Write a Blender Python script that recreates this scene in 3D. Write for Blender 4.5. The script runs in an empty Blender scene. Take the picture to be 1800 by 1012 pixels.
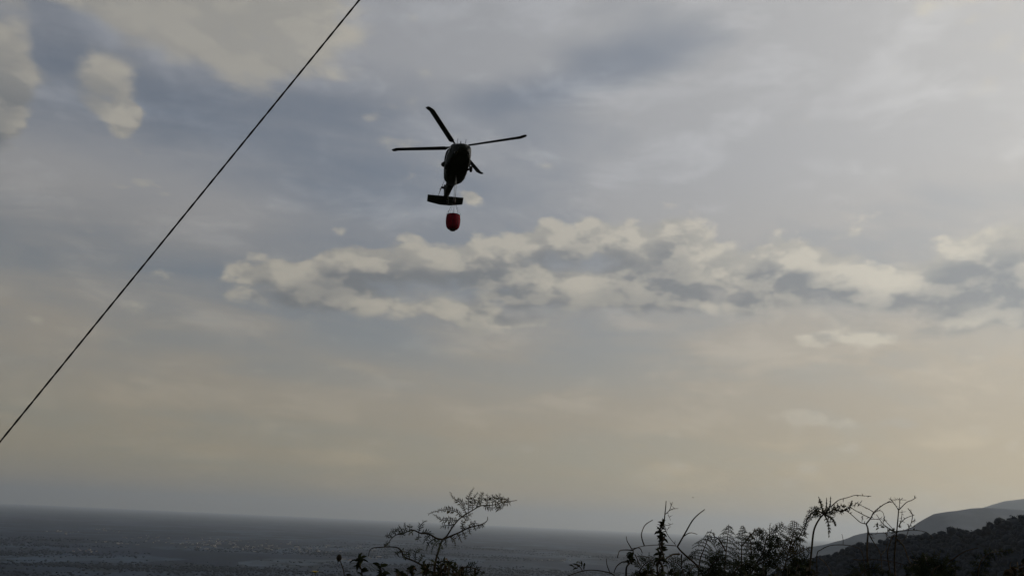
import bpy, bmesh, math, random
import numpy as np
from mathutils import Vector, Matrix, Quaternion

# ------------------------------------------------------------------ camera
PW, PH, FPX = 1800.0, 1012.0, 1412.0            # photograph size and focal length in its pixels
CX, CY = 900.0, 506.0
EYE = Vector((0.0, 0.0, 1.60))
PITCH, ROLL = math.radians(16.35), math.radians(2.6)
R0 = Vector((1, 0, 0)); U0 = Vector((0, -math.sin(PITCH), math.cos(PITCH)))
CF = Vector((0, math.cos(PITCH), math.sin(PITCH)))
CR = math.cos(ROLL) * R0 + math.sin(ROLL) * U0
CU = -math.sin(ROLL) * R0 + math.cos(ROLL) * U0

def ray(px, py):
    """unit direction of a photograph pixel"""
    return (CF + CR * ((px - CX) / FPX) - CU * ((py - CY) / FPX)).normalized()

def at_y(px, py, y):
    """point on a pixel's ray at the given distance straight ahead (world y)"""
    d = ray(px, py)
    return EYE + d * (y / d.y)

scene = bpy.context.scene
cam_data = bpy.data.cameras.new('camera')
cam_data.sensor_width = 36.0
cam_data.lens = 36.0 * FPX / PW
cam_data.clip_start = 0.05
cam_data.clip_end = 400000.0
cam = bpy.data.objects.new('camera', cam_data)
scene.collection.objects.link(cam)
M = Matrix((CR, CU, -CF)).transposed().to_4x4()
M.translation = EYE
cam.matrix_world = M
scene.camera = cam

# ------------------------------------------------------------------ light
SUN_AZ, SUN_EL = math.radians(58), math.radians(27)
SUN = Vector((math.sin(SUN_AZ) * math.cos(SUN_EL), math.cos(SUN_AZ) * math.cos(SUN_EL), math.sin(SUN_EL)))
sl = bpy.data.lights.new('sun', 'SUN')
sl.energy = 2.0
sl.angle = math.radians(0.6)
sl.color = (1.0, 0.91, 0.78)
so = bpy.data.objects.new('sun', sl)
scene.collection.objects.link(so)
so.rotation_euler = SUN.to_track_quat('Z', 'Y').to_euler()

scene.view_settings.view_transform = 'Standard'
scene.view_settings.look = 'None'
scene.view_settings.exposure = 0.0
scene.view_settings.gamma = 1.0
scene.view_settings.use_curve_mapping = False
scene.render.engine = 'CYCLES'
scene.cycles.use_denoising = True
scene.cycles.use_adaptive_sampling = True
scene.cycles.adaptive_threshold = 0.025
scene.cycles.adaptive_min_samples = 10
scene.cycles.volume_bounces = 1
scene.cycles.max_bounces = 6
scene.cycles.transparent_max_bounces = 16

# ------------------------------------------------------------------ sky
world = bpy.data.worlds.new('World')
scene.world = world
world.use_nodes = True
wt = world.node_tree
wt.nodes.clear()
world.cycles.sampling_method = 'MANUAL'
world.cycles.sample_map_resolution = 256

class S:
    """a node socket with arithmetic, so that the cloud layers read as formulas"""
    def __init__(s, sock): s.k = sock
    def __add__(a, b): return fm('ADD', a, b)
    def __radd__(a, b): return fm('ADD', b, a)
    def __sub__(a, b): return fm('SUBTRACT', a, b)
    def __rsub__(a, b): return fm('SUBTRACT', b, a)
    def __mul__(a, b): return fm('MULTIPLY', a, b)
    def __rmul__(a, b): return fm('MULTIPLY', b, a)
    def __truediv__(a, b): return fm('DIVIDE', a, b)

TREE = [wt]
def new(kind): return TREE[0].nodes.new(kind)
def put(sock, v):
    if isinstance(v, S): TREE[0].links.new(v.k, sock)
    else: sock.default_value = v
def fm(op, a, b=0.0, c=None, clamp=False):
    n = new('ShaderNodeMath'); n.operation = op; n.use_clamp = clamp
    put(n.inputs[0], a); put(n.inputs[1], b)
    if c is not None: put(n.inputs[2], c)
    return S(n.outputs[0])
def vm(op, a, b=(0, 0, 0), out=0):
    n = new('ShaderNodeVectorMath'); n.operation = op
    put(n.inputs[0], a); put(n.inputs[1], b)
    return S(n.outputs[out])
def dot(a, b): return vm('DOT_PRODUCT', a, b, 1)
def smooth(x, lo, hi, a=0.0, b=1.0):
    n = new('ShaderNodeMapRange'); n.interpolation_type = 'SMOOTHSTEP'
    put(n.inputs[0], x); put(n.inputs[1], lo); put(n.inputs[2], hi); put(n.inputs[3], a); put(n.inputs[4], b)
    return S(n.outputs[0])
def noise(v, scale, detail=6.0, rough=0.55, dist=0.0, lac=2.0):
    n = new('ShaderNodeTexNoise')
    put(n.inputs['Vector'], v); put(n.inputs['Scale'], scale); put(n.inputs['Detail'], detail)
    put(n.inputs['Roughness'], rough); put(n.inputs['Distortion'], dist); put(n.inputs['Lacunarity'], lac)
    return S(n.outputs[0])
def mix(f, a, b):
    n = new('ShaderNodeMix'); n.data_type = 'RGBA'; n.clamp_factor = True
    put(n.inputs[0], f)
    for s_, v in ((n.inputs[6], a), (n.inputs[7], b)):
        if isinstance(v, S): put(s_, v)
        else: s_.default_value = (*v, 1.0)
    return S(n.outputs[2])
def scale(col, f):
    n = new('ShaderNodeVectorMath'); n.operation = 'SCALE'
    if isinstance(col, S): put(n.inputs[0], col)
    else: n.inputs[0].default_value = col
    put(n.inputs[3], f)
    return S(n.outputs[0])
def lin(r, g, b):
    f = lambda c: (c / 255 / 12.92) if c <= 10 else ((c / 255 + .055) / 1.055) ** 2.4
    return (f(r), f(g), f(b))

tc = new('ShaderNodeTexCoord')
D = S(tc.outputs['Generated'])
sx = new('ShaderNodeSeparateXYZ'); put(sx.inputs[0], D)
DZ = S(sx.outputs[2])
sun_c = fm('MAXIMUM', dot(D, tuple(SUN)), 0.0)
glow = 0.79 + 0.46 * (sun_c * sun_c) + 0.60 * fm('POWER', sun_c, 7.0)   # thin cloud scatters forward, round the sun

SKY = 0.10
sky = new('ShaderNodeTexSky'); sky.sky_type = 'NISHITA'; sky.sun_disc = False
sky.sun_elevation = SUN_EL; sky.sun_rotation = SUN_AZ
sky.altitude = 400; sky.air_density = 1.0; sky.dust_density = 1.5; sky.ozone_density = 0.8
clear = vm('MULTIPLY', S(sky.outputs[0]), (0.43 * SKY, 0.48 * SKY, 0.49 * SKY))

def vmadd(a, b, c):
    n = new('ShaderNodeVectorMath'); n.operation = 'MULTIPLY_ADD'
    put(n.inputs[0], a); n.inputs[1].default_value = b; n.inputs[2].default_value = c
    return S(n.outputs[0])

def blob(v, total, px, py, rx, ry, amp):
    """adds a soft mound of cloud round the sky direction of a photograph pixel, radii in photograph pixels"""
    d = ray(px, py)
    c = d.dot(CF)
    s3 = (FPX / rx / c, FPX / rx / c, FPX / ry / c)
    q = vmadd(v, s3, tuple(-a * b for a, b in zip(d, s3)))
    return fm('MULTIPLY_ADD', fm('POWER', 0.3679, dot(q, q)), amp, total)

HEAPS = [  # the heaped clouds of the photograph, and their generous neighbours past its edges
    (5, 115, 66, 100, 1.8), (104, 70, 36, 70, -1.3), (100, 210, 40, 60, -.9), (300, 170, 60, 50, -.6), (-70, 190, 90, 90, 1.4), (180, 138, 66, 54, 1.5), (222, 205, 26, 40, 1.0),
    (270, 10, 170, 50, 1.4), (470, 52, 125, 70, 2.0), (330, 60, 120, 45, .7), (380, -70, 300, 90, 1.2), (80, -80, 160, 80, .8),
    (455, 478, 60, 30, .62), (560, 485, 60, 26, .7), (650, 462, 80, 32, .8), (760, 470, 70, 30, .7), (860, 445, 80, 34, .85),
    (960, 425, 60, 34, .75), (1070, 415, 70, 40, .95), (1130, 460, 90, 40, .85), (1215, 430, 55, 50, .85), (980, 505, 140, 34, .95), (1120, 520, 140, 36, .8), (640, 480, 120, 36, .5), (820, 475, 120, 32, .6),
    (790, 540, 150, 28, .75), (600, 530, 130, 26, .65), (900, 570, 140, 22, .55), (480, 520, 90, 24, .45),
    (1330, 480, 110, 46, .9), (1450, 475, 100, 42, .9), (1560, 515, 110, 34, .7), (1690, 490, 110, 48, 1.05), (1780, 440, 80, 46, .9),
    (1300, 540, 120, 26, .55), (1460, 590, 110, 24, .5), (1640, 590, 120, 24, .5), (1760, 560, 90, 26, .5), (1900, 500, 120, 50, .9), (2080, 520, 140, 50, .8),
    (830, 347, 21, 14, .62), (998, 360, 26, 15, .58), (967, 293, 16, 9, .42), (960, 400, 24, 12, .4), (600, 405, 18, 10, .3),
    (1625, 10, 24, 22, .6), (1690, 42, 34, 16, .45), (1760, -30, 90, 40, .6), (1930, 40, 120, 60, .7),
    (1380, 735, 50, 12, .42), (1420, 728, 30, 14, .5), (1500, 745, 70, 9, .36), (1575, 740, 45, 14, .55), (1660, 750, 60, 9, .35), (700, 625, 60, 12, .38),
]
FLAT = (1.0, 1.0, 1.9)

def noise_col(v, sc):
    n = new('ShaderNodeTexNoise'); put(n.inputs['Vector'], v); put(n.inputs['Scale'], sc); put(n.inputs['Detail'], 2.0)
    return n.outputs['Color']

def heap(v, fine):
    q = vm('MULTIPLY', v, FLAT)
    n1 = noise(q, 13.0, 8.0 if fine else 4.0, 0.60, 0.1)
    n0 = noise(vm('ADD', q, (3.7, 1.3, 0.4)), 2.3, 2.0, 0.5)
    vo = new('ShaderNodeTexVoronoi'); vo.feature = 'F1'
    put(vo.inputs['Vector'], vm('ADD', q, scale(S(noise_col(q, 20.0)), 0.03))); put(vo.inputs['Scale'], 24.0)
    n1 = n1 + 0.28 * (0.45 - S(vo.outputs['Distance']))       # rounded, cauliflower-like heads
    t = 0.0
    for b in HEAPS:
        if fine or b[2] > 50: t = blob(v, t, *b)
    t = fm('MINIMUM', t, 1.6)
    return t + 1.9 * (n1 - 0.5) + 0.9 * (n0 - 0.60) - 0.16, n1

d0, na = heap(D, True)
d1, nb = heap(vm('ADD', D, (0.012, 0.0, 0.022)), False)  # the cloud that stands between here and the light
under = smooth(d1, 0.0, 0.6)
cover = smooth(d0, 0.0, 0.34 + 0.30 * under + 0.36 * smooth(DZ, 0.37, 0.46))              # crisp heads, soft bases
lit = 0.58 * smooth(d1, 0.95, 0.0) + 0.42 * smooth(na - nb, -0.09, 0.11)
high = smooth(DZ, 0.37, 0.46)
lit = fm('MAXIMUM', lit, high * (0.62 + 0.38 * lit))

# thin high cloud: a broken veil seen in perspective on a flat layer
lay = new('ShaderNodeCombineXYZ')
inv = fm('DIVIDE', 1.0, fm('MAXIMUM', DZ, -0.02) + 0.13)
P = scale(D, inv)
sp = new('ShaderNodeSeparateXYZ'); put(sp.inputs[0], P)
px_, py_ = S(sp.outputs[0]), S(sp.outputs[1])
ca, sa = math.cos(math.radians(20)), math.sin(math.radians(20))
put(lay.inputs[0], (px_ * ca + py_ * sa) * 0.55); put(lay.inputs[1], py_ * ca - px_ * sa); put(lay.inputs[2], 0.7)
L = S(lay.outputs[0])
v1 = noise(L, 1.3, 5.0, 0.55, 0.6)
v2 = noise(vm('ADD', L, (5.0, 2.0, 0.0)), 0.6, 3.0, 0.5, 0.3)
vb = v1 * 0.55 + v2 * 0.45
for b in ((800, 70, 260, 95, .10), (1330, 330, 380, 110, .08), (230, 340, 300, 75, .12), (100, 470, 260, 60, .07), (1500, 150, 300, 120, .08),
          (880, 178, 80, 26, -.10), (960, 160, 70, 24, -.09), (1040, 130, 80, 32, -.10), (1130, 105, 90, 34, -.10), (1020, 90, 60, 20, -.04), (600, 200, 90, 60, -.04), (1235, 75, 100, 46, -.09), (110, 60, 120, 70, -.10), (330, 190, 150, 60, -.05),
          (660, 330, 150, 60, -.05), (650, 600, 100, 20, -.10), (480, 640, 80, 18, -.06), (1080, 650, 160, 26, -.05)):
    vb = blob(D, vb, *b)
v3 = noise(vm('MULTIPLY', D, (1.0, 1.0, 2.6)), 8.0, 7.0, 0.6, 0.3)
vb = vb + 0.16 * (v3 - 0.5)
veil = smooth(vb, 0.35, 0.61)

low = smooth(DZ, 0.44, 0.10)                       # 0 overhead, 1 at the horizon
veil_col = mix(low, lin(158, 160, 165), lin(163, 154, 138))
smog = smooth(DZ, 0.16, 0.0)                         # the brownish air low over the plain
veil_col = mix(smog, veil_col, lin(178, 160, 122))
veil_col = vm('MULTIPLY', veil_col, mix(fm('POWER', sun_c, 4.0), (1.0, 1.0, 1.0), (1.03, 0.97, 0.86)))
veil_col = scale(veil_col, glow)
thick = fm('MAXIMUM', 0.36 + 0.60 * veil, low * (0.68 + 0.27 * veil))
thick = fm('MINIMUM', thick + 0.30 * fm('POWER', sun_c, 3.0), 0.96)
s1 = mix(thick, clear, veil_col)
wisp = smooth(v3 + 0.35 * (v1 - 0.5), 0.50, 0.72)          # faint brighter wisps in the veil
s1 = scale(s1, 1.0 + 0.16 * wisp)

cl_lit = scale(mix(low, lin(184, 179, 168), lin(188, 181, 165)), fm('MINIMUM', glow, 1.32))
cl_dark = scale(mix(low, lin(121, 125, 129), lin(120, 122, 123)), glow)
cl = mix(lit, cl_dark, cl_lit)
s2 = mix(cover * smooth(DZ, 0.10, 0.26, 0.35, 0.88), s1, cl)

bg = new('ShaderNodeBackground')
put(bg.inputs[0], scale(s2, 1.0 / SKY)); bg.inputs[1].default_value = SKY
wo = new('ShaderNodeOutputWorld')
wt.links.new(bg.outputs[0], wo.inputs[0])

# ------------------------------------------------------------------ helpers
COL = scene.collection
random.seed(7)
RNG = np.random.default_rng(7)

def tag(o, label=None, cat=None, group=None, kind=None):
    for k, v in (('label', label), ('category', cat), ('group', group), ('kind', kind)):
        if v: o[k] = v
    return o

def link(name, me, mat=None, parent=None):
    o = bpy.data.objects.new(name, me)
    COL.objects.link(o)
    if mat is not None and me is not None: me.materials.append(mat)
    if parent is not None: o.parent = parent
    return o

def empty(name, loc=(0, 0, 0)):
    o = bpy.data.objects.new(name, None); COL.objects.link(o); o.location = loc; o.empty_display_size = 0.1
    return o

def mesh(name, verts, faces, smooth_=False):
    me = bpy.data.meshes.new(name)
    verts = np.asarray(verts, dtype=np.float32)
    if isinstance(faces, np.ndarray):
        k = faces.shape[1]; n = faces.shape[0]
        me.vertices.add(len(verts)); me.vertices.foreach_set('co', verts.ravel())
        me.loops.add(n * k); me.loops.foreach_set('vertex_index', faces.astype(np.int32).ravel())
        me.polygons.add(n); me.polygons.foreach_set('loop_start', np.arange(0, n * k, k, dtype=np.int32))
        me.update(calc_edges=True)
    else:
        me.from_pydata([tuple(map(float, v)) for v in verts], [], faces)
        me.update()
    if smooth_: me.polygons.foreach_set('use_smooth', [True] * len(me.polygons)); me.update()
    return me

def material(name, col, rough=0.8, build=None, spec=0.3, metal=0.0):
    """a node material; build(d) may return a colour made from noise instead of the plain one"""
    m = bpy.data.materials.new(name); m.use_nodes = True
    nt = m.node_tree
    b = nt.nodes['Principled BSDF']
    b.inputs['Base Color'].default_value = (*col, 1)
    b.inputs['Roughness'].default_value = rough
    b.inputs['Specular IOR Level'].default_value = spec
    b.inputs['Metallic'].default_value = metal
    if build:
        TREE[0] = nt
        c = build(b)
        if c is not None: put(b.inputs['Base Color'], c)
        TREE[0] = wt
    return m

def coord(kind='Object'):
    return S(new('ShaderNodeTexCoord').outputs[kind])

def position():
    return S(new('ShaderNodeNewGeometry').outputs['Position'])

def mottled(a, b, sc, detail=4.0, kind='Object', lo=0.35, hi=0.65):
    return lambda bs: mix(smooth(noise(coord(kind), sc, detail, 0.6), lo, hi), a, b)

# ------------------------------------------------------------------ land
PLAIN_Z = -350.0
def on_plain(px, py, h=0.0):
    d = ray(px, py)
    return EYE + d * ((PLAIN_Z + h - EYE.z) / d.z)

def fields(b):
    """far farmland: parcels of crop, stubble, pasture and scrub, with lighter tracks; haze blue is put into the colours"""
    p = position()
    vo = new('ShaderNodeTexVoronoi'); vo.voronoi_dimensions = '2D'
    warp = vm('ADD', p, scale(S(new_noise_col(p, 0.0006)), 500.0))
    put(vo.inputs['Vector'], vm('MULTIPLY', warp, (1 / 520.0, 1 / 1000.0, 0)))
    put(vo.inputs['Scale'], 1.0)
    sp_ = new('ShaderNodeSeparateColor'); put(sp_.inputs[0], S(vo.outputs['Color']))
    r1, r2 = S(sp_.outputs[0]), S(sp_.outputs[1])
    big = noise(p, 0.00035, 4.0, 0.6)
    c = mix(smooth(r1, 0.2, 0.95), (0.003, 0.010, 0.024), (0.027, 0.045, 0.072))  # darker and bluer than real crops: the blue of distant haze painted in
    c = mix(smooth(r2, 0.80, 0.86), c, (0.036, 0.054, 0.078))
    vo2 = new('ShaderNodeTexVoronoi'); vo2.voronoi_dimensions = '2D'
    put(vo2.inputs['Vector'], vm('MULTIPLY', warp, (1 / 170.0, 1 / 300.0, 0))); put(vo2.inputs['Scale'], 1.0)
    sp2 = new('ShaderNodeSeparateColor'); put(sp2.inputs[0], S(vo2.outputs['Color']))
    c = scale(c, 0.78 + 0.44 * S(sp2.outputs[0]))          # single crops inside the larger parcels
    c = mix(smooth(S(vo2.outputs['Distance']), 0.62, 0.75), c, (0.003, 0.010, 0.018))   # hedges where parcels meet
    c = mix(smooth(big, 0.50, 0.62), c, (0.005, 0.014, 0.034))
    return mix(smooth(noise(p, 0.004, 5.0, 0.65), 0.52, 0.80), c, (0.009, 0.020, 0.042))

def new_noise_col(p, sc):
    n = new('ShaderNodeTexNoise'); put(n.inputs['Vector'], p); put(n.inputs['Scale'], sc); put(n.inputs['Detail'], 3.0)
    return n.outputs['Color']

def haze_tinted_woodland(b):
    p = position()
    return mix(smooth(noise(p, 0.03, 5.0, 0.6), 0.35, 0.65), (0.0055, 0.012, 0.022), (0.009, 0.017, 0.029))  # haze blue painted into the foliage colour, darker and bluer than real leaves

M_FIELD_HAZE_TINT = material('haze_tinted_farmland', (0.05, 0.05, 0.03), 0.95, fields, 0.1)
M_WOODS_HAZE_TINT = material('haze_tinted_woodland', (0.02, 0.03, 0.02), 0.9, haze_tinted_woodland, 0.15)
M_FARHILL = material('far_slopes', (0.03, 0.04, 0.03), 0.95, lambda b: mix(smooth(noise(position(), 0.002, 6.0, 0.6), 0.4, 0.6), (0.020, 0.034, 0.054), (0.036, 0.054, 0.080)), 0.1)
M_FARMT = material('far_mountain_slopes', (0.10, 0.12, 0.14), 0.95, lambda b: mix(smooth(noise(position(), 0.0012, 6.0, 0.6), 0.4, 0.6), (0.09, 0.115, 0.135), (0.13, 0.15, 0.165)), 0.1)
M_SOIL = material('hillside_soil', (0.05, 0.04, 0.025), 0.95, mottled((0.035, 0.03, 0.018), (0.05, 0.06, 0.025), 1.2), 0.1)

# the plain: rings of ever larger cells out to 70 km
rad = np.concatenate([[0.0], np.geomspace(250, 142000, 44)])
ang = np.linspace(0, 2 * math.pi, 97)[:-1]
V = [(0, 0, PLAIN_Z)]; F = []
for r in rad[1:]:
    for a in ang: V.append((r * math.cos(a), r * math.sin(a), PLAIN_Z))
n = len(ang)
for j in range(n): F.append((0, 1 + j, 1 + (j + 1) % n))
for i in range(len(rad) - 2):
    for j in range(n):
        a, b = 1 + i * n + j, 1 + i * n + (j + 1) % n
        F.append((a, a + n, b + n, b))
tag(link('plain', mesh('plain', V, F), M_FIELD_HAZE_TINT), 'dark hazy plain of fields and villages stretching to the horizon', kind='structure')

def fbm2(x, y, sc, oct_=5, seed=0.0):
    t = 0.0; a = 1.0
    from mathutils import noise as mn
    for k in range(oct_):
        t += a * mn.noise(Vector((x / sc + seed, y / sc - seed, seed * 1.7 + k * 3.1))); sc *= 0.5; a *= 0.5
    return t

# the hillside the camera stands on: a ledge with a bank, then a long fall to the plain
def hill_z(x, y):
    if y < 1.2: z = -0.02 * y * 0 + max(0.0, (-y - 6)) * 0.35
    elif y < 2.6: z = 0.45 * (0.5 - 0.5 * math.cos((y - 1.2) / 1.4 * math.pi))
    else: z = 0.45 - 0.03 * (y - 2.6) - 0.62 * max(0.0, y - 4.2)
    z += 0.06 * fbm2(x, y, 2.5, 3, 1.0) * (1 if y < 5 else 0) + (2.5 * fbm2(x, y, 60, 4, 2.0) - 2.0 if y > 12 else 0)
    return max(z, PLAIN_Z - 0.8)
ys = np.concatenate([np.linspace(-300, -8, 14), np.arange(-6, 6.1, 0.4), np.geomspace(7, 660, 44)])
xs = np.concatenate([-np.geomspace(700, 7, 26), np.arange(-6, 6.1, 0.4), np.geomspace(7, 700, 26)])
V = [(x, y, hill_z(x, y)) for y in ys for x in xs]
nx = len(xs)
F = [(i * nx + j, i * nx + j + 1, (i + 1) * nx + j + 1, (i + 1) * nx + j) for i in range(len(ys) - 1) for j in range(nx - 1)]
tag(link('hillside', mesh('hillside', V, F, True), M_SOIL), 'steep scrubby hillside under the plants', kind='structure')

def resample(pts, step):
    out = []
    for (a, b), (c, d) in zip(pts[:-1], pts[1:]):
        k = max(1, int(abs(c - a) / step))
        for i in range(k): out.append((a + (c - a) * i / k, b + (d - b) * i / k))
    out.append(pts[-1]); return out

def ridge(name, pts, dist, slope, mat, label, rough_amp, step=10, rows=26):
    """a hill whose skyline runs through the given pixels at dist(px) metres, falling to the plain on both sides"""
    line = [at_y(px, py, dist(px)) for px, py in resample(pts, step)]
    V = []; F = []
    for p in line:
        for k in range(-rows, rows + 1):
            t = abs(k) / rows
            drop = (p.z - PLAIN_Z + 2) * (t ** 1.25)
            y = p.y + math.copysign(drop / slope, k) if k else p.y
            x = p.x * (y / p.y) if k < 0 else p.x + 0.3 * (y - p.y)
            x = p.x + 0.25 * (y - p.y)
            z = p.z - drop + rough_amp * fbm2(x, y, rough_amp * 9, 5, 3.0) * (0.35 + 1.3 * min(1, 3 * t)) * (1 - t)
            V.append((x, y, max(z, PLAIN_Z - 1)))
    m_ = 2 * rows + 1
    for i in range(len(line) - 1):
        for j in range(m_ - 1):
            a = i * m_ + j
            F.append((a, a + m_, a + m_ + 1, a + 1))
    o = tag(link(name, mesh(name, V, F, True), mat), label, kind='structure')
    return V, m_, len(line)

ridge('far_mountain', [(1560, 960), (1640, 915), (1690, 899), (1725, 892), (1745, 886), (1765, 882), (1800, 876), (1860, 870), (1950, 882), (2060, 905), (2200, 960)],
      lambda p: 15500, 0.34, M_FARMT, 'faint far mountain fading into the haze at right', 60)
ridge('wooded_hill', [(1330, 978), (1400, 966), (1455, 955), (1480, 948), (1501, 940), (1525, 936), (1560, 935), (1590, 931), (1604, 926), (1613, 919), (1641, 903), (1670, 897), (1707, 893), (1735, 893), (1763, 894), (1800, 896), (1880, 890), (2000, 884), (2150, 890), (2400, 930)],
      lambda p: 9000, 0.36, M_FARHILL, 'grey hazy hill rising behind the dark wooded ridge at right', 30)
NEAR = [(1250, 1060), (1330, 1024), (1380, 1002), (1403, 990), (1438, 983), (1473, 978), (1506, 961), (1548, 954), (1602, 944), (1625, 950), (1660, 942), (1679, 937), (1730, 936), (1744, 923), (1777, 910), (1800, 908), (1880, 890), (2000, 860), (2200, 820), (2500, 760)]
near_d = lambda p: 1450 - (p - 1250) * 0.75 if p < 2000 else 890 - (p - 2000) * 0.35
NV, NM, NL = ridge('wooded_ridge', NEAR, near_d, 0.5, M_WOODS_HAZE_TINT, 'dark wooded ridge at the lower right', 7, step=6, rows=40)

# tree crowns
def lump(seed, sub=1):
    bm = bmesh.new(); bmesh.ops.create_icosphere(bm, subdivisions=sub, radius=1.0)
    from mathutils import noise as mn
    for v in bm.verts:
        k = 1 + 0.45 * mn.noise(v.co * 1.7 + Vector((seed, 0, 0))) + 0.25 * mn.noise(v.co * 4 + Vector((0, seed, 0)))
        v.co *= k
    bm.verts.ensure_lookup_table()
    vs = np.array([v.co[:] for v in bm.verts], dtype=np.float32); fs = np.array([[v.index for v in f.verts] for f in bm.faces], dtype=np.int32)
    bm.free(); return vs, fs

def scatter(name, spots, protos, mat, fuzz=0):
    """spots: (x, y, z, radius, height); one joined mesh of crowns, with loose leaf-clump faces round each"""
    VV = []; FF = []; off = 0
    for i, (x, y, z, r, h) in enumerate(spots):
        vs, fs = protos[i % len(protos)]
        a = RNG.uniform(0, 6.28); ca_, sa_ = math.cos(a), math.sin(a)
        w = np.empty_like(vs)
        w[:, 0] = (vs[:, 0] * ca_ - vs[:, 1] * sa_) * r + x
        w[:, 1] = (vs[:, 0] * sa_ + vs[:, 1] * ca_) * r + y
        w[:, 2] = vs[:, 2] * h * 0.5 + z + h * 0.5
        VV.append(w); FF.append(fs + off); off += len(vs)
        if fuzz:
            d = RNG.normal(size=(fuzz, 3)); d /= np.linalg.norm(d, axis=1)[:, None]
            d[:, 2] = np.abs(d[:, 2]) - 0.25
            c = d * np.array([r, r, h * 0.5]) * RNG.uniform(0.85, 1.22, (fuzz, 1)) + np.array([x, y, z + h * 0.5])
            s = r * 0.16
            tri = c[:, None, :] + RNG.normal(size=(fuzz, 3, 3)) * s
            VV.append(tri.reshape(-1, 3).astype(np.float32)); FF.append(np.arange(fuzz * 3, dtype=np.int32).reshape(-1, 3) + off); off += fuzz * 3
    return mesh(name, np.concatenate(VV), np.concatenate(FF), True)

PROTO2 = [lump(s, 2) for s in (1.3, 4.1, 8.8, 12.5, 17.1)]
PROTO1 = [lump(s, 1) for s in (2.3, 5.1, 9.8)]
spots = []
NV = np.array(NV).reshape(NL, NM, 3)
mid = NM // 2
for i in range(NL - 1):
    px = NV[i, mid]
    if px[0] / px[1] > 0.78: break                       # past the frame's right edge with room to spare
    for j in range(mid - 16, mid + 3):
        a, b, c = NV[i, j], NV[i + 1, j], NV[i, j + 1]
        cell = np.linalg.norm(np.cross(b - a, c - a))
        for _ in range(RNG.poisson(cell / 42.0)):
            u, v = RNG.uniform(), RNG.uniform()
            p = a + (b - a) * u + (c - a) * v
            r = RNG.uniform(2.6, 5.2) * (1.35 if RNG.uniform() < 0.12 else 1.0)
            spots.append((p[0], p[1], p[2] - 0.8, r, r * RNG.uniform(1.5, 2.2)))
print('ridge trees', len(spots))
fo = link('forest', scatter('forest', spots, PROTO1, M_WOODS_HAZE_TINT, 14), M_WOODS_HAZE_TINT)
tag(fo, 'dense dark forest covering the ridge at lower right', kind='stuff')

# copses, hedgerows and orchards over the plain
spots = []
CL = [RNG.uniform(-60, 1500) for _ in range(40)]
for k in range(420):
    q = RNG.integers(0, 40)
    px = CL[q] + RNG.normal(0, 70)
    py = 889 + 0.0455 * px + 34 + (q * 17 % 40) / 40 * 98 + RNG.normal(0, 2.2)
    if py > 1040: continue
    c = on_plain(px, py)
    d = c.length
    along = RNG.uniform(120, 800); deep = RNG.uniform(30, 220); th = RNG.normal(0, 0.25)
    for _ in range(int(RNG.uniform(14, 50))):
        u, v = RNG.uniform(-1, 1) * along, RNG.normal(0, 0.5) * deep
        r = RNG.uniform(4, 7.5)
        spots.append((c.x + u * math.cos(th) - v * math.sin(th), c.y + u * math.sin(th) + v * math.cos(th), PLAIN_Z - 1, r * 1.3, r * 1.6))
print('plain trees', len(spots))
tag(link('copses', scatter('copses', spots, PROTO1, M_WOODS_HAZE_TINT), M_WOODS_HAZE_TINT), 'dark copses and hedgerows scattered over the far plain', kind='stuff')

# ------------------------------------------------------------------ haze
hb = 150000.0; z0, z1 = PLAIN_Z - 1.5, 2300.0
V = [(x, y, z) for z in (z0, z1) for y in (-hb, hb) for x in (-hb, hb)]
F = [(0, 2, 3, 1), (4, 5, 7, 6), (0, 1, 5, 4), (2, 6, 7, 3), (0, 4, 6, 2), (1, 3, 7, 5)]
hm = bpy.data.materials.new('haze'); hm.use_nodes = True
hn = hm.node_tree; hn.nodes.clear()
pv = hn.nodes.new('ShaderNodeVolumePrincipled')
pv.inputs['Color'].default_value = (0.63, 0.695, 0.765, 1)
pv.inputs['Density'].default_value = 2.0e-5
pv.inputs['Anisotropy'].default_value = 0.45
ho = hn.nodes.new('ShaderNodeOutputMaterial')
hn.links.new(pv.outputs[0], ho.inputs['Volume'])
tag(link('haze', mesh('haze', V, F), hm), 'pale blue haze filling the air over the plain', kind='stuff')

# ------------------------------------------------------------------ shape helpers
def tube(pts, radii, sides=6, cap=True):
    """verts, faces of a tapered tube along a polyline"""
    pts = [Vector(p) for p in pts]
    if not hasattr(radii, '__len__'): radii = [radii] * len(pts)
    V = []; F = []
    t0 = (pts[1] - pts[0]).normalized()
    n_ = t0.orthogonal().normalized()
    prev = t0
    for i, p in enumerate(pts):
        if i == 0: t = t0
        elif i == len(pts) - 1: t = (pts[i] - pts[i - 1]).normalized()
        else: t = ((pts[i] - pts[i - 1]).normalized() + (pts[i + 1] - pts[i]).normalized()).normalized()
        q = prev.rotation_difference(t); n_ = q @ n_; n_ = (n_ - t * n_.dot(t)).normalized(); prev = t
        b_ = t.cross(n_)
        for k in range(sides):
            a = 2 * math.pi * k / sides
            V.append(p + (n_ * math.cos(a) + b_ * math.sin(a)) * radii[i])
    for i in range(len(pts) - 1):
        for k in range(sides):
            a, b = i * sides + k, i * sides + (k + 1) % sides
            F.append((a, b, b + sides, a + sides))
    if cap:
        F.append(tuple(range(sides - 1, -1, -1))); m_ = (len(pts) - 1) * sides
        F.append(tuple(range(m_, m_ + sides)))
    return V, F

def join(*vf):
    V = []; F = []
    for v, f in vf:
        o = len(V); V += list(v); F += [tuple(i + o for i in q) for q in f]
    return V, F

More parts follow.
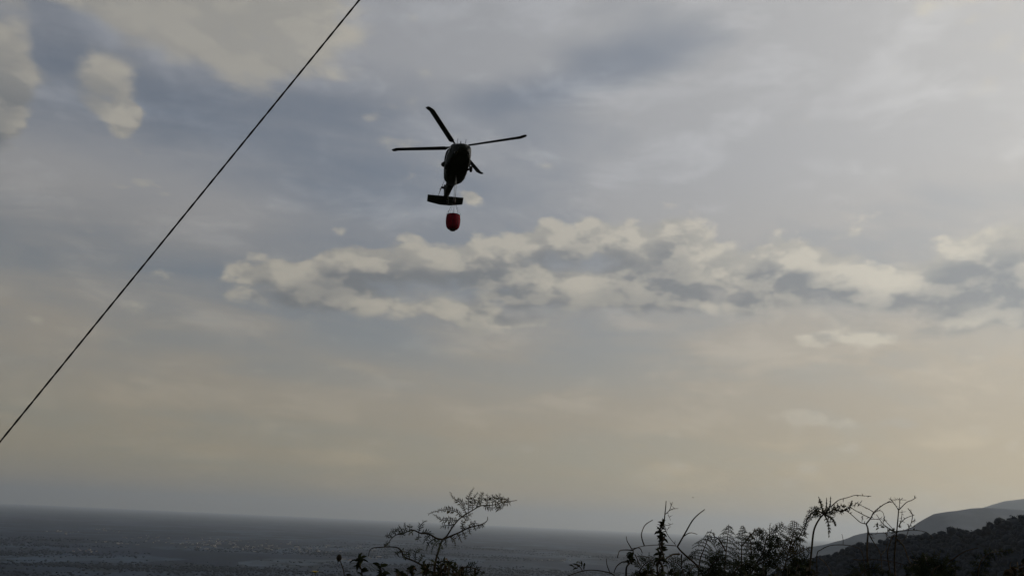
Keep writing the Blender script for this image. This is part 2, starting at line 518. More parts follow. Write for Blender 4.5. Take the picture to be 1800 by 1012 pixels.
def spline(pts, k=6):
    """Catmull-Rom through the points"""
    P_ = [Vector(p) for p in pts]; P_ = [2 * P_[0] - P_[1]] + P_ + [2 * P_[-1] - P_[-2]]
    out = []
    for i in range(1, len(P_) - 2):
        a, b, c, d = P_[i - 1:i + 3]
        for j in range(k):
            t = j / k
            out.append(0.5 * ((2 * b) + (c - a) * t + (2 * a - 5 * b + 4 * c - d) * t * t + (3 * b - a - 3 * c + d) * t ** 3))
    out.append(P_[-2]); return out

def part(name, vf, mat, parent, smooth_=True):
    return link(name, mesh(name, vf[0], vf[1], smooth_), mat, parent)

def lathe(prof, sides=20, axis='Z', gores=0, depth=0.0):
    V = []; F = []
    for r, h in prof:
        for k in range(sides):
            a = 2 * math.pi * k / sides
            rr = r * (1 - depth * abs(math.cos(a * gores / 2)) ** 6) if gores else r
            c, s_ = rr * math.cos(a), rr * math.sin(a)
            V.append({'Z': (c, s_, h), 'Y': (c, h, s_), 'X': (h, c, s_)}[axis])
    for i in range(len(prof) - 1):
        for k in range(sides):
            a, b = i * sides + k, i * sides + (k + 1) % sides
            F.append((a, b, b + sides, a + sides))
    F.append(tuple(range(sides - 1, -1, -1))); m_ = (len(prof) - 1) * sides
    F.append(tuple(range(m_, m_ + sides)))
    return V, F

def box(x0, x1, y0, y1, z0, z1):
    V = [(x, y, z) for x in (x0, x1) for y in (y0, y1) for z in (z0, z1)]
    return V, [(0, 1, 3, 2), (4, 6, 7, 5), (0, 4, 5, 1), (2, 3, 7, 6), (0, 2, 6, 4), (1, 5, 7, 3)]

def shift(vf, d): return [Vector(v) + Vector(d) for v in vf[0]], vf[1]

# ------------------------------------------------------------------ helicopter (nose along +X, rotor hub at the origin)
M_DRAB = material('drab_paint', (0.020, 0.024, 0.020), 0.75, mottled((0.013, 0.017, 0.016), (0.021, 0.026, 0.022), 1.5), 0.2)
M_BLADE = material('rotor_blade_paint', (0.015, 0.016, 0.017), 0.5, mottled((0.012, 0.013, 0.014), (0.020, 0.021, 0.022), 3.0), 0.35)
M_GLASS = material('cockpit_glass', (0.015, 0.018, 0.02), 0.08, lambda b: mix(smooth(noise(coord(), 2.0), .3, .7), (0.012, 0.015, 0.017), (0.02, 0.024, 0.027)), 0.6)
M_RUBBER = material('tyre_rubber', (0.012, 0.012, 0.012), 0.9, mottled((0.010, 0.010, 0.010), (0.018, 0.018, 0.017), 8.0), 0.2)
M_STEEL = material('dull_steel', (0.05, 0.05, 0.05), 0.6, mottled((0.035, 0.035, 0.035), (0.06, 0.06, 0.058), 5.0), 0.3, 0.3)
M_SOOT = material('burnt_metal', (0.02, 0.018, 0.016), 0.7, mottled((0.012, 0.011, 0.010), (0.03, 0.026, 0.022), 4.0), 0.2, 0.4)

heli = empty('helicopter')
tag(heli, 'dark military helicopter with four rotor blades hovering nose-on over the plain', 'helicopter')
yaw, pit, rol = -1.37015759, 0.0942067, 0.0336136
cy_, sy_, cp_, sp_, cr_, sr_ = math.cos(yaw), math.sin(yaw), math.cos(pit), math.sin(pit), math.cos(rol), math.sin(rol)
HR = Matrix(((cy_, -sy_, 0), (sy_, cy_, 0), (0, 0, 1))) @ Matrix(((cp_, 0, -sp_), (0, 1, 0), (sp_, 0, cp_))) @ Matrix(((1, 0, 0), (0, cr_, -sr_), (0, sr_, cr_)))
HT = Vector((-6.8925, 82.3396, 41.9303))
HM = HR.to_4x4(); HM.translation = HT
heli.matrix_world = HM

SEC = [  # x, half width, floor, roof, squareness
    (4.78, 0.10, -2.72, -2.52, 2.0), (4.62, 0.42, -2.94, -2.30, 2.2), (4.25, 0.72, -3.14, -2.08, 2.6), (3.75, 0.93, -3.25, -1.82, 3.0),
    (3.2, 1.06, -3.29, -1.42, 3.2), (2.7, 1.14, -3.31, -1.20, 3.6), (1.6, 1.22, -3.35, -1.12, 4.2), (0.0, 1.24, -3.36, -1.10, 4.4),
    (-1.6, 1.24, -3.36, -1.10, 4.2), (-2.5, 1.12, -3.25, -1.12, 3.6), (-3.3, 0.82, -3.02, -1.18, 3.0), (-4.1, 0.58, -2.72, -1.26, 2.6)]
BOOM = [(-4.1, 0.575, -2.715, -1.265, 2.6), (-5.2, 0.48, -2.46, -1.34, 2.4), (-6.8, 0.38, -2.26, -1.40, 2.3), (-8.3, 0.31, -2.12, -1.42, 2.2), (-9.35, 0.27, -2.05, -1.40, 2.2)]

def ring(s_, n_=28, grow=0.0):
    x, hw, lo, hi, e = s_
    zc, hh = (lo + hi) / 2, (hi - lo) / 2
    out = []
    for k in range(n_):
        a = 2 * math.pi * k / n_
        c, q = math.cos(a), math.sin(a)
        out.append((x, math.copysign(abs(c) ** (2 / e), c) * (hw + grow), zc + math.copysign(abs(q) ** (2 / e), q) * (hh + grow)))
    return out

def lerp_sec(x, secs=SEC):
    for a, b in zip(secs[:-1], secs[1:]):
        if a[0] >= x >= b[0]:
            t = (a[0] - x) / (a[0] - b[0]); t = t * t * (3 - 2 * t) * 0.3 + t * 0.7
            return tuple(p + (q - p) * t for p, q in zip(a, b))
    return secs[-1]

def loft(secs, n_=28):
    V = []; F = []
    for s_ in secs: V += ring(s_, n_)
    for i in range(len(secs) - 1):
        for k in range(n_):
            a, b = i * n_ + k, i * n_ + (k + 1) % n_
            F.append((a, b, b + n_, a + n_))
    F.append(tuple(range(n_ - 1, -1, -1))); m_ = (len(secs) - 1) * n_; F.append(tuple(range(m_, m_ + n_)))
    return V, F

def panel(x0, x1, a0, a1, grow, nx_=6, na_=6):
    """a thin panel hugging the fuselage between two stations and two angles (0 = port side, 90 = roof)"""
    V = []; F = []
    for g in (grow, grow - 0.04):
        for i in range(nx_ + 1):
            s_ = lerp_sec(x0 + (x1 - x0) * i / nx_); x, hw, lo, hi, e = s_
            zc, hh = (lo + hi) / 2, (hi - lo) / 2
            for k in range(na_ + 1):
                a = math.radians(a0 + (a1 - a0) * k / na_); c, q = math.cos(a), math.sin(a)
                V.append((x, math.copysign(abs(c) ** (2 / e), c) * (hw + g), zc + math.copysign(abs(q) ** (2 / e), q) * (hh + g)))
    m_ = (nx_ + 1) * (na_ + 1)
    for i in range(nx_):
        for k in range(na_):
            a = i * (na_ + 1) + k
            F.append((a, a + 1, a + na_ + 2, a + na_ + 1)); F.append((m_ + a, m_ + a + na_ + 1, m_ + a + na_ + 2, m_ + a + 1))
    rim = [k for k in range(na_ + 1)] + [i * (na_ + 1) + na_ for i in range(1, nx_ + 1)] + [nx_ * (na_ + 1) + k for k in range(na_ - 1, -1, -1)] + [i * (na_ + 1) for i in range(nx_ - 1, 0, -1)]
    for a, b in zip(rim, rim[1:] + rim[:1]): F.append((b, a, a + m_, b + m_))
    return V, F

xs_ = [4.78, 4.7, 4.62, 4.45, 4.25, 4.0, 3.75, 3.5, 3.2, 2.95, 2.7, 2.2, 1.6, 0.8, 0, -0.8, -1.6, -2.1, -2.5, -2.9, -3.3, -3.7, -4.1]
fus = part('fuselage', loft([lerp_sec(x) for x in xs_]), M_DRAB, heli)
for a0, a1 in ((50, 86), (94, 130)): part('windshield', panel(4.05, 2.95, a0, a1, 0.012), M_GLASS, fus)
for a0, a1 in ((-62, -28), (208, 242)): part('chin_window', panel(4.5, 3.7, a0, a1, 0.012), M_GLASS, fus)
for s0 in (0, 1):
    m_ = (lambda a: a) if s0 == 0 else (lambda a: 180 - a)
    dr = part('cockpit_door', panel(3.1, 1.9, m_(-52), m_(48), 0.016), M_DRAB, fus)
    part('cockpit_window', panel(3.0, 2.05, m_(2), m_(40), 0.03), M_GLASS, fus)
    part('cabin_door', panel(1.55, -0.75, m_(-58), m_(52), 0.02), M_DRAB, fus)
    for x0 in (1.35, 0.3): part('cabin_window', panel(x0, x0 - 0.85, m_(4), m_(38), 0.034), M_GLASS, fus)
    part('gunner_window', panel(1.84, 1.6, m_(4), m_(38), 0.03), M_GLASS, fus)
part('belly_antenna', box(-0.9, -0.5, -0.02, 0.02, -3.62, -3.3), M_DRAB, fus, False)
part('cargo_hook', join(tube([(-0.35, 0, -3.30), (-0.35, 0, -3.50)], 0.07, 8), tube(spline([(-0.35, 0, -3.48), (-0.22, 0, -3.60), (-0.35, 0, -3.70), (-0.44, 0, -3.62)], 4), 0.035, 6)), M_STEEL, fus)
for y in (0.45, -0.45): part('pitot_tube', tube([(3.25, y, -1.45), (3.35, y, -1.22), (3.75, y, -1.20)], 0.025, 6), M_STEEL, fus)
part('wire_cutter', ([(3.0, -.03, -1.3), (2.75, -.03, -0.85), (2.6, -.03, -1.2), (3.0, .03, -1.3), (2.75, .03, -0.85), (2.6, .03, -1.2)], [(0, 1, 2), (5, 4, 3), (0, 3, 4, 1), (1, 4, 5, 2), (2, 5, 3, 0)]), M_DRAB, fus, False)

boom = part('tail_boom', loft(BOOM, 24), M_DRAB, heli)
part('antenna', tube([(-5.0, 0, -1.36), (-5.3, 0, -0.95)], [0.03, 0.012], 6), M_DRAB, boom)

cowl = part('transmission_cowling', loft([(2.0, 0.30, -1.35, -1.00, 2.4), (1.6, 0.52, -1.35, -0.78, 2.8), (0.8, 0.62, -1.35, -0.58, 3.0), (-0.6, 0.62, -1.35, -0.55, 3.0), (-2.0, 0.5, -1.35, -0.66, 2.8), (-3.2, 0.36, -1.40, -0.92, 2.6), (-4.2, 0.18, -1.45, -1.20, 2.4)], 24), M_DRAB, heli)
for y in (0.86, -0.86):
    en = part('engine', shift(lathe([(0.24, 0.62), (0.34, 0.5), (0.40, 0.1), (0.41, -0.9), (0.36, -1.6), (0.30, -1.9)], 20, 'X'), (0, y, -0.92)), M_DRAB, heli)
    part('intake', shift(lathe([(0.20, 0.68), (0.26, 0.66), (0.25, 0.55), (0.20, 0.5)], 16, 'X'), (0, y, -0.92)), M_SOOT, en)
    yo = math.copysign(0.34, y)
    part('exhaust', tube([(-1.8, y, -0.92), (-2.3, y + yo * .3, -0.88), (-2.75, y + yo, -0.84)], [0.27, 0.29, 0.27], 16), M_SOOT, en)

# rotor
hub = part('rotor_mast', join(lathe([(0.30, -0.75), (0.22, -0.5), (0.16, -0.3), (0.16, 0.05)], 16), lathe([(0.10, -0.14), (0.42, -0.10), (0.46, 0.0), (0.40, 0.09), (0.12, 0.12)], 20), lathe([(0.05, 0.1), (0.24, 0.16), (0.22, 0.30), (0.05, 0.34)], 14)), M_STEEL, heli)
part('swashplate', lathe([(0.30, -0.42), (0.38, -0.40), (0.38, -0.33), (0.28, -0.31)], 18), M_STEEL, hub)

def blade_mesh(r0, r1, chord, thick, tip, sweep, twist, root, nose_up=0.0):
    """a tapered aerofoil along +X, leading edge towards +Y; the tip is swept back"""
    prof = [(0.32, 0.0), (0.27, 0.32), (0.12, 0.5), (-0.10, 0.42), (-0.40, 0.18), (-0.68, 0.0), (-0.40, -0.12), (-0.10, -0.32), (0.12, -0.42), (0.27, -0.28)]
    st = [(r0, .45, 0.0), (r0 + root, 1.0, 0.0)] + [(r0 + root + (r1 - tip - r0 - root) * t, 1.0, 0.0) for t in (.2, .4, .6, .8, 1.0)] + [(r1 - tip * .35, .95, -sweep * .65), (r1, .66, -sweep)]
    V = []; F = []
    for r, k, off in st:
        th = nose_up + twist * (0.75 - r / r1)
        c, s_ = math.cos(th), math.sin(th)
        for u, w in prof:
            y, z = u * chord * k, w * thick * k
            V.append((r, y * c - z * s_ + off, y * s_ + z * c))
    m_ = len(prof)
    for i in range(len(st) - 1):
        for k in range(m_):
            a, b = i * m_ + k, i * m_ + (k + 1) % m_
            F.append((a, a + m_, b + m_, b))
    F.append(tuple(range(m_))); F.append(tuple(range(len(st) * m_ - 1, (len(st) - 1) * m_ - 1, -1)))
    return V, F

psi, cone, t1, t2 = -2.06867185, 0.0642152, -0.0805535, -0.0496990
bm_me = mesh('rotor_blade', *blade_mesh(1.15, 8.18, 0.58, 0.09, 0.75, 0.26, 0.25, 0.35, 0.10), True); bm_me.materials.append(M_BLADE)
cuff = mesh('blade_cuff', *join(tube([(0.35, 0, 0), (0.7, 0, 0), (1.3, 0, 0)], [0.13, 0.11, 0.10], 10), box(0.5, 0.75, -0.02, 0.26, -0.05, 0.05)), True); cuff.materials.append(M_STEEL)
for k in range(4):
    a = psi + k * math.pi / 2
    c = cone + t1 * math.cos(a) + t2 * math.sin(a)
    b = link('rotor_blade', bm_me, None, heli)
    b.matrix_local = Matrix.Rotation(a, 4, 'Z') @ Matrix.Rotation(-c, 4, 'Y')
    link('blade_cuff', cuff, None, b)

# tail
def slab(outline, t0, t1=None):
    """a thick flat shape: outline of (x, z), thickness along y"""
    t1 = -t0 if t1 is None else t1
    n_ = len(outline)
    V = [(x, t0, z) for x, z in outline] + [(x, t1, z) for x, z in outline]
    return V, [tuple(range(n_)), tuple(range(2 * n_ - 1, n_ - 1, -1))] + [(i, i + n_, (i + 1) % n_ + n_, (i + 1) % n_) for i in range(n_)]
fin = part('tail_fin', slab([(-8.25, -1.45), (-8.7, -1.1), (-9.55, 0.32), (-9.75, 0.45), (-10.35, 0.42), (-10.2, 0.1), (-9.75, -1.2), (-9.7, -2.0), (-9.2, -2.05)], 0.11), M_DRAB, heli, False)
tr_c = Vector((-9.93, -0.42, 0.10))
part('gearbox', join(tube([(-9.93, 0.1, 0.1), (-9.93, -0.42, 0.1)], [0.2, 0.12], 12)), M_STEEL, fin)
tr = empty('tail_rotor'); tr.parent = heli
tr.matrix_local = Matrix.Translation(tr_c) @ Matrix.Rotation(math.radians(90 - 20), 4, 'X') @ Matrix.Rotation(math.radians(52), 4, 'Z')
part('hub', lathe([(0.06, -0.06), (0.17, -0.05), (0.17, 0.05), (0.06, 0.07)], 14), M_STEEL, tr)
tb = mesh('tail_rotor_blade', *blade_mesh(0.12, 1.68, 0.25, 0.035, 0.2, 0.03, 0.2, 0.2, 0.15), True); tb.materials.append(M_BLADE)
for k in range(4):
    b = link('tail_rotor_blade', tb, None, tr); b.matrix_local = Matrix.Rotation(k * math.pi / 2, 4, 'Z')

def stab():
    V = []; F = []
    prof = [(0.0, 0.0), (-0.12, 0.5), (-0.4, 0.45), (-1.0, 0.05), (-1.0, -0.05), (-0.4, -0.35), (-0.12, -0.4)]
    for y, c, th in ((-2.19, 0.86, 0.10), (-2.12, 0.96, 0.14), (-0.6, 1.24, 0.17), (0.6, 1.24, 0.17), (2.12, 0.96, 0.14), (2.19, 0.86, 0.10)):
        d = math.radians(36)
        for u, w in prof:
            x, z = u * c + 0.4, w * th
            V.append((x * math.cos(d) + z * math.sin(d) * 0, y, x * math.sin(d) + z * math.cos(d)))
    m_ = len(prof)
    for i in range(5):
        for k in range(m_):
            a, b = i * m_ + k, i * m_ + (k + 1) % m_
            F.append((a, b, b + m_, a + m_))
    F.append(tuple(range(m_ - 1, -1, -1))); F.append(tuple(range(5 * m_, 6 * m_)))
    return V, F
st_ = part('stabilator', shift(stab(), (-9.2, 0, -1.82)), M_DRAB, heli)

# landing gear
wheel_me = mesh('tyre', *lathe([(0.17, -0.13), (0.27, -0.13), (0.33, -0.07), (0.34, 0.0), (0.33, 0.07), (0.27, 0.13), (0.17, 0.13)], 22, 'Y'), True); wheel_me.materials.append(M_RUBBER)
rim_me = mesh('rim', *lathe([(0.05, -0.10), (0.18, -0.105), (0.18, 0.105), (0.05, 0.10)], 18, 'Y'), True); rim_me.materials.append(M_STEEL)
for s0 in (1, -1):
    g = empty('landing_gear'); g.parent = heli; g.location = (1.5, s0 * 1.36, -3.5)
    link('tyre', wheel_me, None, g); link('rim', rim_me, None, g)
    part('shock_strut', tube([(0.0, -s0 * 0.15, 0.0), (0.12, -s0 * 0.16, 0.75), (0.2, -s0 * 0.22, 1.5)], [0.06, 0.07, 0.10], 10), M_DRAB, g)
    part('drag_strut', tube([(0.0, -s0 * 0.15, 0.0), (-0.75, -s0 * 0.24, 0.32)], [0.09, 0.12], 10), M_DRAB, g)
    part('axle_housing', tube([(0, -s0 * 0.22, 0), (0, s0 * 0.1, 0)], 0.07, 10), M_STEEL, g)
g = empty('tail_gear'); g.parent = heli; g.location = (-7.35, 0, -3.25)
t_ = link('tyre', wheel_me, None, g); t_.scale = (0.7, 0.7, 0.7)
part('strut', join(tube([(0.0, 0.14, 0), (0.1, 0.14, 0.35), (0.25, 0, 0.5), (0.45, 0, 1.05)], 0.05, 8), tube([(0.0, 0.15, 0), (0.0, -0.12, 0)], 0.04, 8)), M_DRAB, g)

# ------------------------------------------------------------------ fire bucket
hook = HM @ Vector((-0.35, 0, -3.66))
M_RED = material('red_bucket_fabric', (0.30, 0.02, 0.025), 0.85, lambda b: mix(smooth(noise(coord(), 3.0, 5.0, 0.65), 0.3, 0.75), (0.11, 0.006, 0.013), (0.20, 0.010, 0.020)), 0.1)
M_STRAP = material('dark_webbing', (0.03, 0.02, 0.02), 0.8, mottled((0.02, 0.014, 0.014), (0.05, 0.03, 0.03), 9.0), 0.2)
M_LINE = material('grey_wire_rope', (0.28, 0.28, 0.28), 0.6, mottled((0.22, 0.22, 0.22), (0.30, 0.30, 0.29), 20.0), 0.3)
# the bucket hangs plumb below the hook, so its pixel height gives its depth
by = hook.y
top = at_y(797.5, 379.0, by)
top = Vector((hook.x, hook.y, top.z))
bk = empty('water_bucket', top)
tag(bk, 'round red fabric fire bucket slung on lines below the helicopter', 'bucket')
H = 1.58
prof = [(0.44, -H), (0.55, -H + 0.04), (0.68, -H + 0.22), (0.77, -H + 0.50), (0.80, -0.82), (0.81, -0.48), (0.78, -0.18), (0.73, 0.0), (0.69, 0.0), (0.68, -0.12), (0.62, -1.1), (0.3, -1.4)]
part('shell', lathe(prof, 48, 'Z', 8, 0.045), M_RED, bk)
for k in range(8):
    a = 2 * math.pi * k / 8
    c, s_ = math.cos(a), math.sin(a)
    pts = [Vector((r * 0.965 * c, r * 0.965 * s_, h)) for r, h in prof[1:8]] + [Vector((0.74 * c, 0.74 * s_, 0.24))]
    part('strap', tube(pts, [0.022] * 7 + [0.03], 6), M_STRAP, bk)
part('rim', tube([Vector((0.72 * math.cos(t), 0.72 * math.sin(t), 0.0)) for t in np.linspace(0, 2 * math.pi, 33)], 0.035, 6, False), M_STRAP, bk)
part('dump_valve', lathe([(0.26, -H - 0.17), (0.32, -H - 0.14), (0.34, -H + 0.02), (0.2, -H + 0.1)], 18), M_STRAP, bk)
L_ = hook.z - top.z
HEAD = min(1.7, L_ * 0.4)
part('control_head', shift(lathe([(0.07, -0.22), (0.15, -0.18), (0.16, 0.16), (0.06, 0.22)], 14), (0, 0, HEAD)), M_STRAP, bk)
for k in range(8):
    a = 2 * math.pi * k / 8
    part('suspension_line', tube([(0.74 * math.cos(a), 0.74 * math.sin(a), 0.2), (0.12 * math.cos(a), 0.12 * math.sin(a), HEAD - 0.15)], 0.012, 4), M_STRAP, bk)
sl_ = empty('sling', (top.x, top.y, top.z + HEAD + 0.2))
tag(sl_, 'pair of thin grey sling cables between the helicopter hook and the bucket', 'cable')
for s0 in (-1, 1):
    part('cable', tube([(s0 * 0.07, 0, 0), (s0 * 0.10, 0, (L_ - HEAD) * 0.5), (s0 * 0.02, 0, L_ - HEAD - 0.2)], 0.028, 6), M_LINE, sl_)
print('sling length', L_)

# ------------------------------------------------------------------ overhead cable
M_CABLE = material('black_cable', (0.012, 0.012, 0.012), 0.6, mottled((0.009, 0.009, 0.009), (0.018, 0.018, 0.018), 40.0), 0.3)
A = at_y(0, 776, 4.6); B = at_y(632, 0, 4.0)
dv = (B - A)
A2, B2 = A - dv * 1.6, B + dv * 2.2
cb = empty('overhead_cable', A2)
tag(cb, 'black twisted overhead cable slanting across the left of the sky', 'cable')
NS = 900
ax = (B2 - A2); LEN = ax.length; axn = ax.normalized(); u_ = axn.orthogonal().normalized(); w_ = axn.cross(u_)
for s0 in (0, math.pi):
    pts = []
    for i in range(NS + 1):
        t = i / NS
        ph = t * LEN / 0.09 * 2 * math.pi * 0.5 + s0
        pts.append(ax * t + Vector((0, 0, 0.012 * LEN * 4 * ((t - 0.5) ** 2 - 0.25) * 0.0)) + (u_ * math.cos(ph) + w_ * math.sin(ph)) * 0.0017)
    part('strand', tube(pts, 0.0043, 6), M_CABLE, cb)

# ------------------------------------------------------------------ plants on the bank
M_FERN = material('bracken_green_brown', (0.05, 0.045, 0.02), 0.75, mottled((0.022, 0.026, 0.011), (0.06, 0.048, 0.022), 30.0), 0.08)
M_FERN2 = material('bracken_dark_green', (0.03, 0.04, 0.02), 0.75, mottled((0.012, 0.018, 0.009), (0.032, 0.036, 0.016), 30.0), 0.08)
M_STEM = material('dry_brown_stem', (0.05, 0.035, 0.02), 0.8, mottled((0.018, 0.014, 0.009), (0.045, 0.034, 0.021), 60.0), 0.1)
M_LEAF = material('dark_leaf', (0.03, 0.04, 0.02), 0.9, mottled((0.012, 0.018, 0.008), (0.034, 0.036, 0.015), 25.0), 0.05)
M_DRYLEAF = material('dry_leaf', (0.09, 0.05, 0.025), 0.8, mottled((0.03, 0.018, 0.010), (0.07, 0.045, 0.022), 25.0), 0.05)
M_PETAL = material('yellow_petal', (0.55, 0.38, 0.04), 0.6, mottled((0.45, 0.28, 0.02), (0.62, 0.46, 0.06), 60.0), 0.2)

rnd = random.Random(21)
PXM = lambda y: y / FPX / 0.93           # metres per photograph pixel at depth y, near the foot of the picture

def world_part(name, vf, mat, parent, base, smooth_=False):
    return part(name, ([Vector(v) - base for v in vf[0]], vf[1]), mat, parent, smooth_)

def path3(px, y, sway=0.03, k=5):
    """a traced line as a space curve: it weaves a little nearer and farther as real stems do"""
    ph, fr = rnd.uniform(0, 6.28), rnd.uniform(0.8, 1.7)
    n_ = max(1, len(px) - 1)
    return spline([at_y(a, b, y + sway * math.sin(ph + fr * i * 3.0 / n_)) for i, (a, b) in enumerate(px)], k)

def root_of(p, y):
    """where a stem that leaves the frame at p stands on the bank"""
    x = p.x + rnd.uniform(-0.05, 0.05)
    return Vector((x, p.y + rnd.uniform(-0.04, 0.04), hill_z(x, p.y) - 0.03))

def plant(name, label, cat, foot_px, y, group=None):
    foot = at_y(*foot_px, y)
    base = root_of(foot, y)
    e = empty(name, base); tag(e, label, cat, group)
    e['_y'] = y
    return e, base, foot

def taper(n_, r0, r1): return [r0 + (r1 - r0) * i / (n_ - 1) for i in range(n_)]

def stem_to_ground(e, base, foot, pts, r0, r1, mat=None, name='stem'):
    mid = base.lerp(foot, 0.55) + Vector((rnd.uniform(-.03, .03), rnd.uniform(-.02, .02), 0))
    low = spline([base, mid, foot], 4)
    P_ = low[:-1] + list(pts)
    n1, n2 = len(low) - 1, len(pts)
    R_ = [r0 * 1.25] * n1 + taper(n2, r0, r1)
    return world_part(name, tube(P_, R_, 6), mat or M_STEM, e, base, True)

def leaflet(V, F, o, d, nrm, ln, wd, curl):
    """a small pointed leaf of four faces, folded along its midrib"""
    side = d.cross(nrm).normalized()
    i = len(V)
    m_ = o + d * ln * 0.45 + nrm * curl * ln * 0.25
    V += [o, m_ + side * wd + nrm * wd * 0.35, m_ - side * wd + nrm * wd * 0.35, m_, o + d * ln + nrm * curl * ln * 0.55]
    F += [(i, i + 3, i + 1), (i, i + 2, i + 3), (i + 3, i + 4, i + 1), (i + 3, i + 2, i + 4)]

def pinna(parent, base, pts, ln, mat, step=0.0045, face=None, both=(1, 1), ragged=0.25, r=0.0011):
    """a side branch of a frond: a fine midrib with leaflets down both sides"""
    V, F = tube(pts, taper(len(pts), r * 1.3, r * 0.5), 4)
    V = list(V); F = list(F)
    lens = [0.0]
    for a, b in zip(pts[:-1], pts[1:]): lens.append(lens[-1] + (b - a).length)
    tot = lens[-1]; n_ = max(3, int(tot / step))
    for k in range(1, n_ + 1):
        s_ = k / n_ * tot
        i = max(j for j in range(len(lens) - 1) if lens[j] <= s_ + 1e-9)
        f = (s_ - lens[i]) / max(1e-9, lens[i + 1] - lens[i]); p = pts[i].lerp(pts[i + 1], min(1, f))
        t = (pts[i + 1] - pts[i]).normalized()
        toward = (EYE - p).normalized() if face is None else face
        nrm = (toward - t * toward.dot(t)).normalized()
        nrm = (Matrix.Rotation(rnd.gauss(0, 0.35), 3, t) @ nrm)
        u = s_ / tot
        prof_ = (0.55 + 0.9 * u) if u < 0.4 else (0.91 * (1.06 - u) / 0.66)
        for sd in (1, -1):
            if not both[0 if sd > 0 else 1] or rnd.random() < ragged * 0.35: continue
            d = (t * rnd.uniform(0.35, 0.75) + t.cross(nrm) * sd).normalized()
            l_ = 1.5 * ln * max(0.3, prof_) * rnd.uniform(1 - ragged, 1.1)
            leaflet(V, F, p, d, nrm, l_, l_ * rnd.uniform(0.13, 0.2), rnd.gauss(0, 0.4))
    return world_part('pinna', (V, F), mat, parent, base)

def frond(e, base, px, y, mat, pin=(), auto=0, span=24, leaf=6.0, r0=0.0022, r1=0.0007, droop=0.5, t0=0.15, sway=0.03, angle=62, sides=(1, -1)):
    """a frond along traced pixels; pin holds traced pinnae, auto the number of further pairs, span their length in pixels"""
    pts = path3(px, y, sway)
    o = world_part('frond', tube(pts, taper(len(pts), r0, r1), 6), M_STEM, e, base, True)
    for q in pin:
        pinna(o, base, path3(q, y + rnd.uniform(-0.02, 0.02), 0.02, 4), leaf * PXM(y), mat)
    for k in range(auto):
        u = t0 + (0.985 - t0) * (k + 0.5) / auto
        f = u * (len(pts) - 1); i = min(int(f), len(pts) - 2); p = pts[i].lerp(pts[i + 1], f - i)
        t = (pts[i + 1] - pts[i]).normalized()
        for sd in sides:
            nrm = ((EYE - p).normalized() + Vector((rnd.gauss(0, .3), rnd.gauss(0, .2), rnd.gauss(0, .3)))).normalized()
            b_ = t.cross(nrm).normalized() * sd
            a = math.radians(angle + rnd.gauss(0, 8))
            d = t * math.cos(a) + b_ * math.sin(a)
            L0 = span * PXM(y) * (1.05 - 0.85 * u ** 1.4) * rnd.uniform(0.8, 1.12)
            q = [p]; dd = d.copy()
            for s_ in range(6):
                dd = (dd + Vector((0, 0, -1)) * droop * 0.22 + nrm * rnd.gauss(0, 0.05)).normalized()
                q.append(q[-1] + dd * L0 / 6)
            pinna(o, base, q, leaf * PXM(y) * (1.1 - 0.6 * u), mat, step=max(0.003, leaf * PXM(y) * 0.5))
    return o

def leaf_mesh(name, mat, seed):
    r = random.Random(seed); V = []; F = []
    n_ = 5
    for i in range(n_ + 1):
        u = i / n_; w = 0.26 * math.sin(math.pi * min(1, u * 0.96 + 0.02)) ** 0.8 * (1.15 - 0.5 * u)
        z = 0.10 * math.sin(u * 3.0) + r.gauss(0, 0.012)
        V += [(u, w, z + w * 0.4), (u, 0, z), (u, -w, z + w * 0.4)]
    for i in range(n_):
        a = i * 3
        F += [(a, a + 1, a + 4, a + 3), (a + 1, a + 2, a + 5, a + 4)]
    me = mesh(name, V, F, True); me.materials.append(mat); return me
LEAVES = [leaf_mesh('leaf', M_LEAF, s) for s in range(4)]
DRY = [leaf_mesh('leaf', M_DRYLEAF, 9 + s) for s in range(2)]

def leaf_at(e, base, p, d, size, pool=None):
    o = bpy.data.objects.new('leaf', rnd.choice(pool or LEAVES)); COL.objects.link(o); o.parent = e
    q = Vector(d).normalized().to_track_quat('X', 'Z') @ Quaternion((1, 0, 0), rnd.uniform(-1.2, 1.2))
    o.matrix_local = Matrix.LocRotScale(Vector(p) - base, q, Vector((size, size * rnd.uniform(.7, 1.1), size)))
    return o

def twig(e, base, px, y, r0, r1, name='twig', sway=0.03, thorn=0, mat=None):
    pts = path3(px, y, sway, 4)
    vf = tube(pts, taper(len(pts), r0, r1), 5)
    for _ in range(thorn):                                # small nodes and broken stubs along the twig
        i = rnd.randrange(1, len(pts) - 1); p = pts[i]
        d = Vector((rnd.gauss(0, 1), rnd.gauss(0, .6), rnd.gauss(0.3, 1))).normalized()
        vf = join(vf, tube([p, p + d * rnd.uniform(0.004, 0.011)], [r0 * .9, r1 * .5], 4))
    return world_part(name, vf, mat or M_STEM, e, base, True), pts

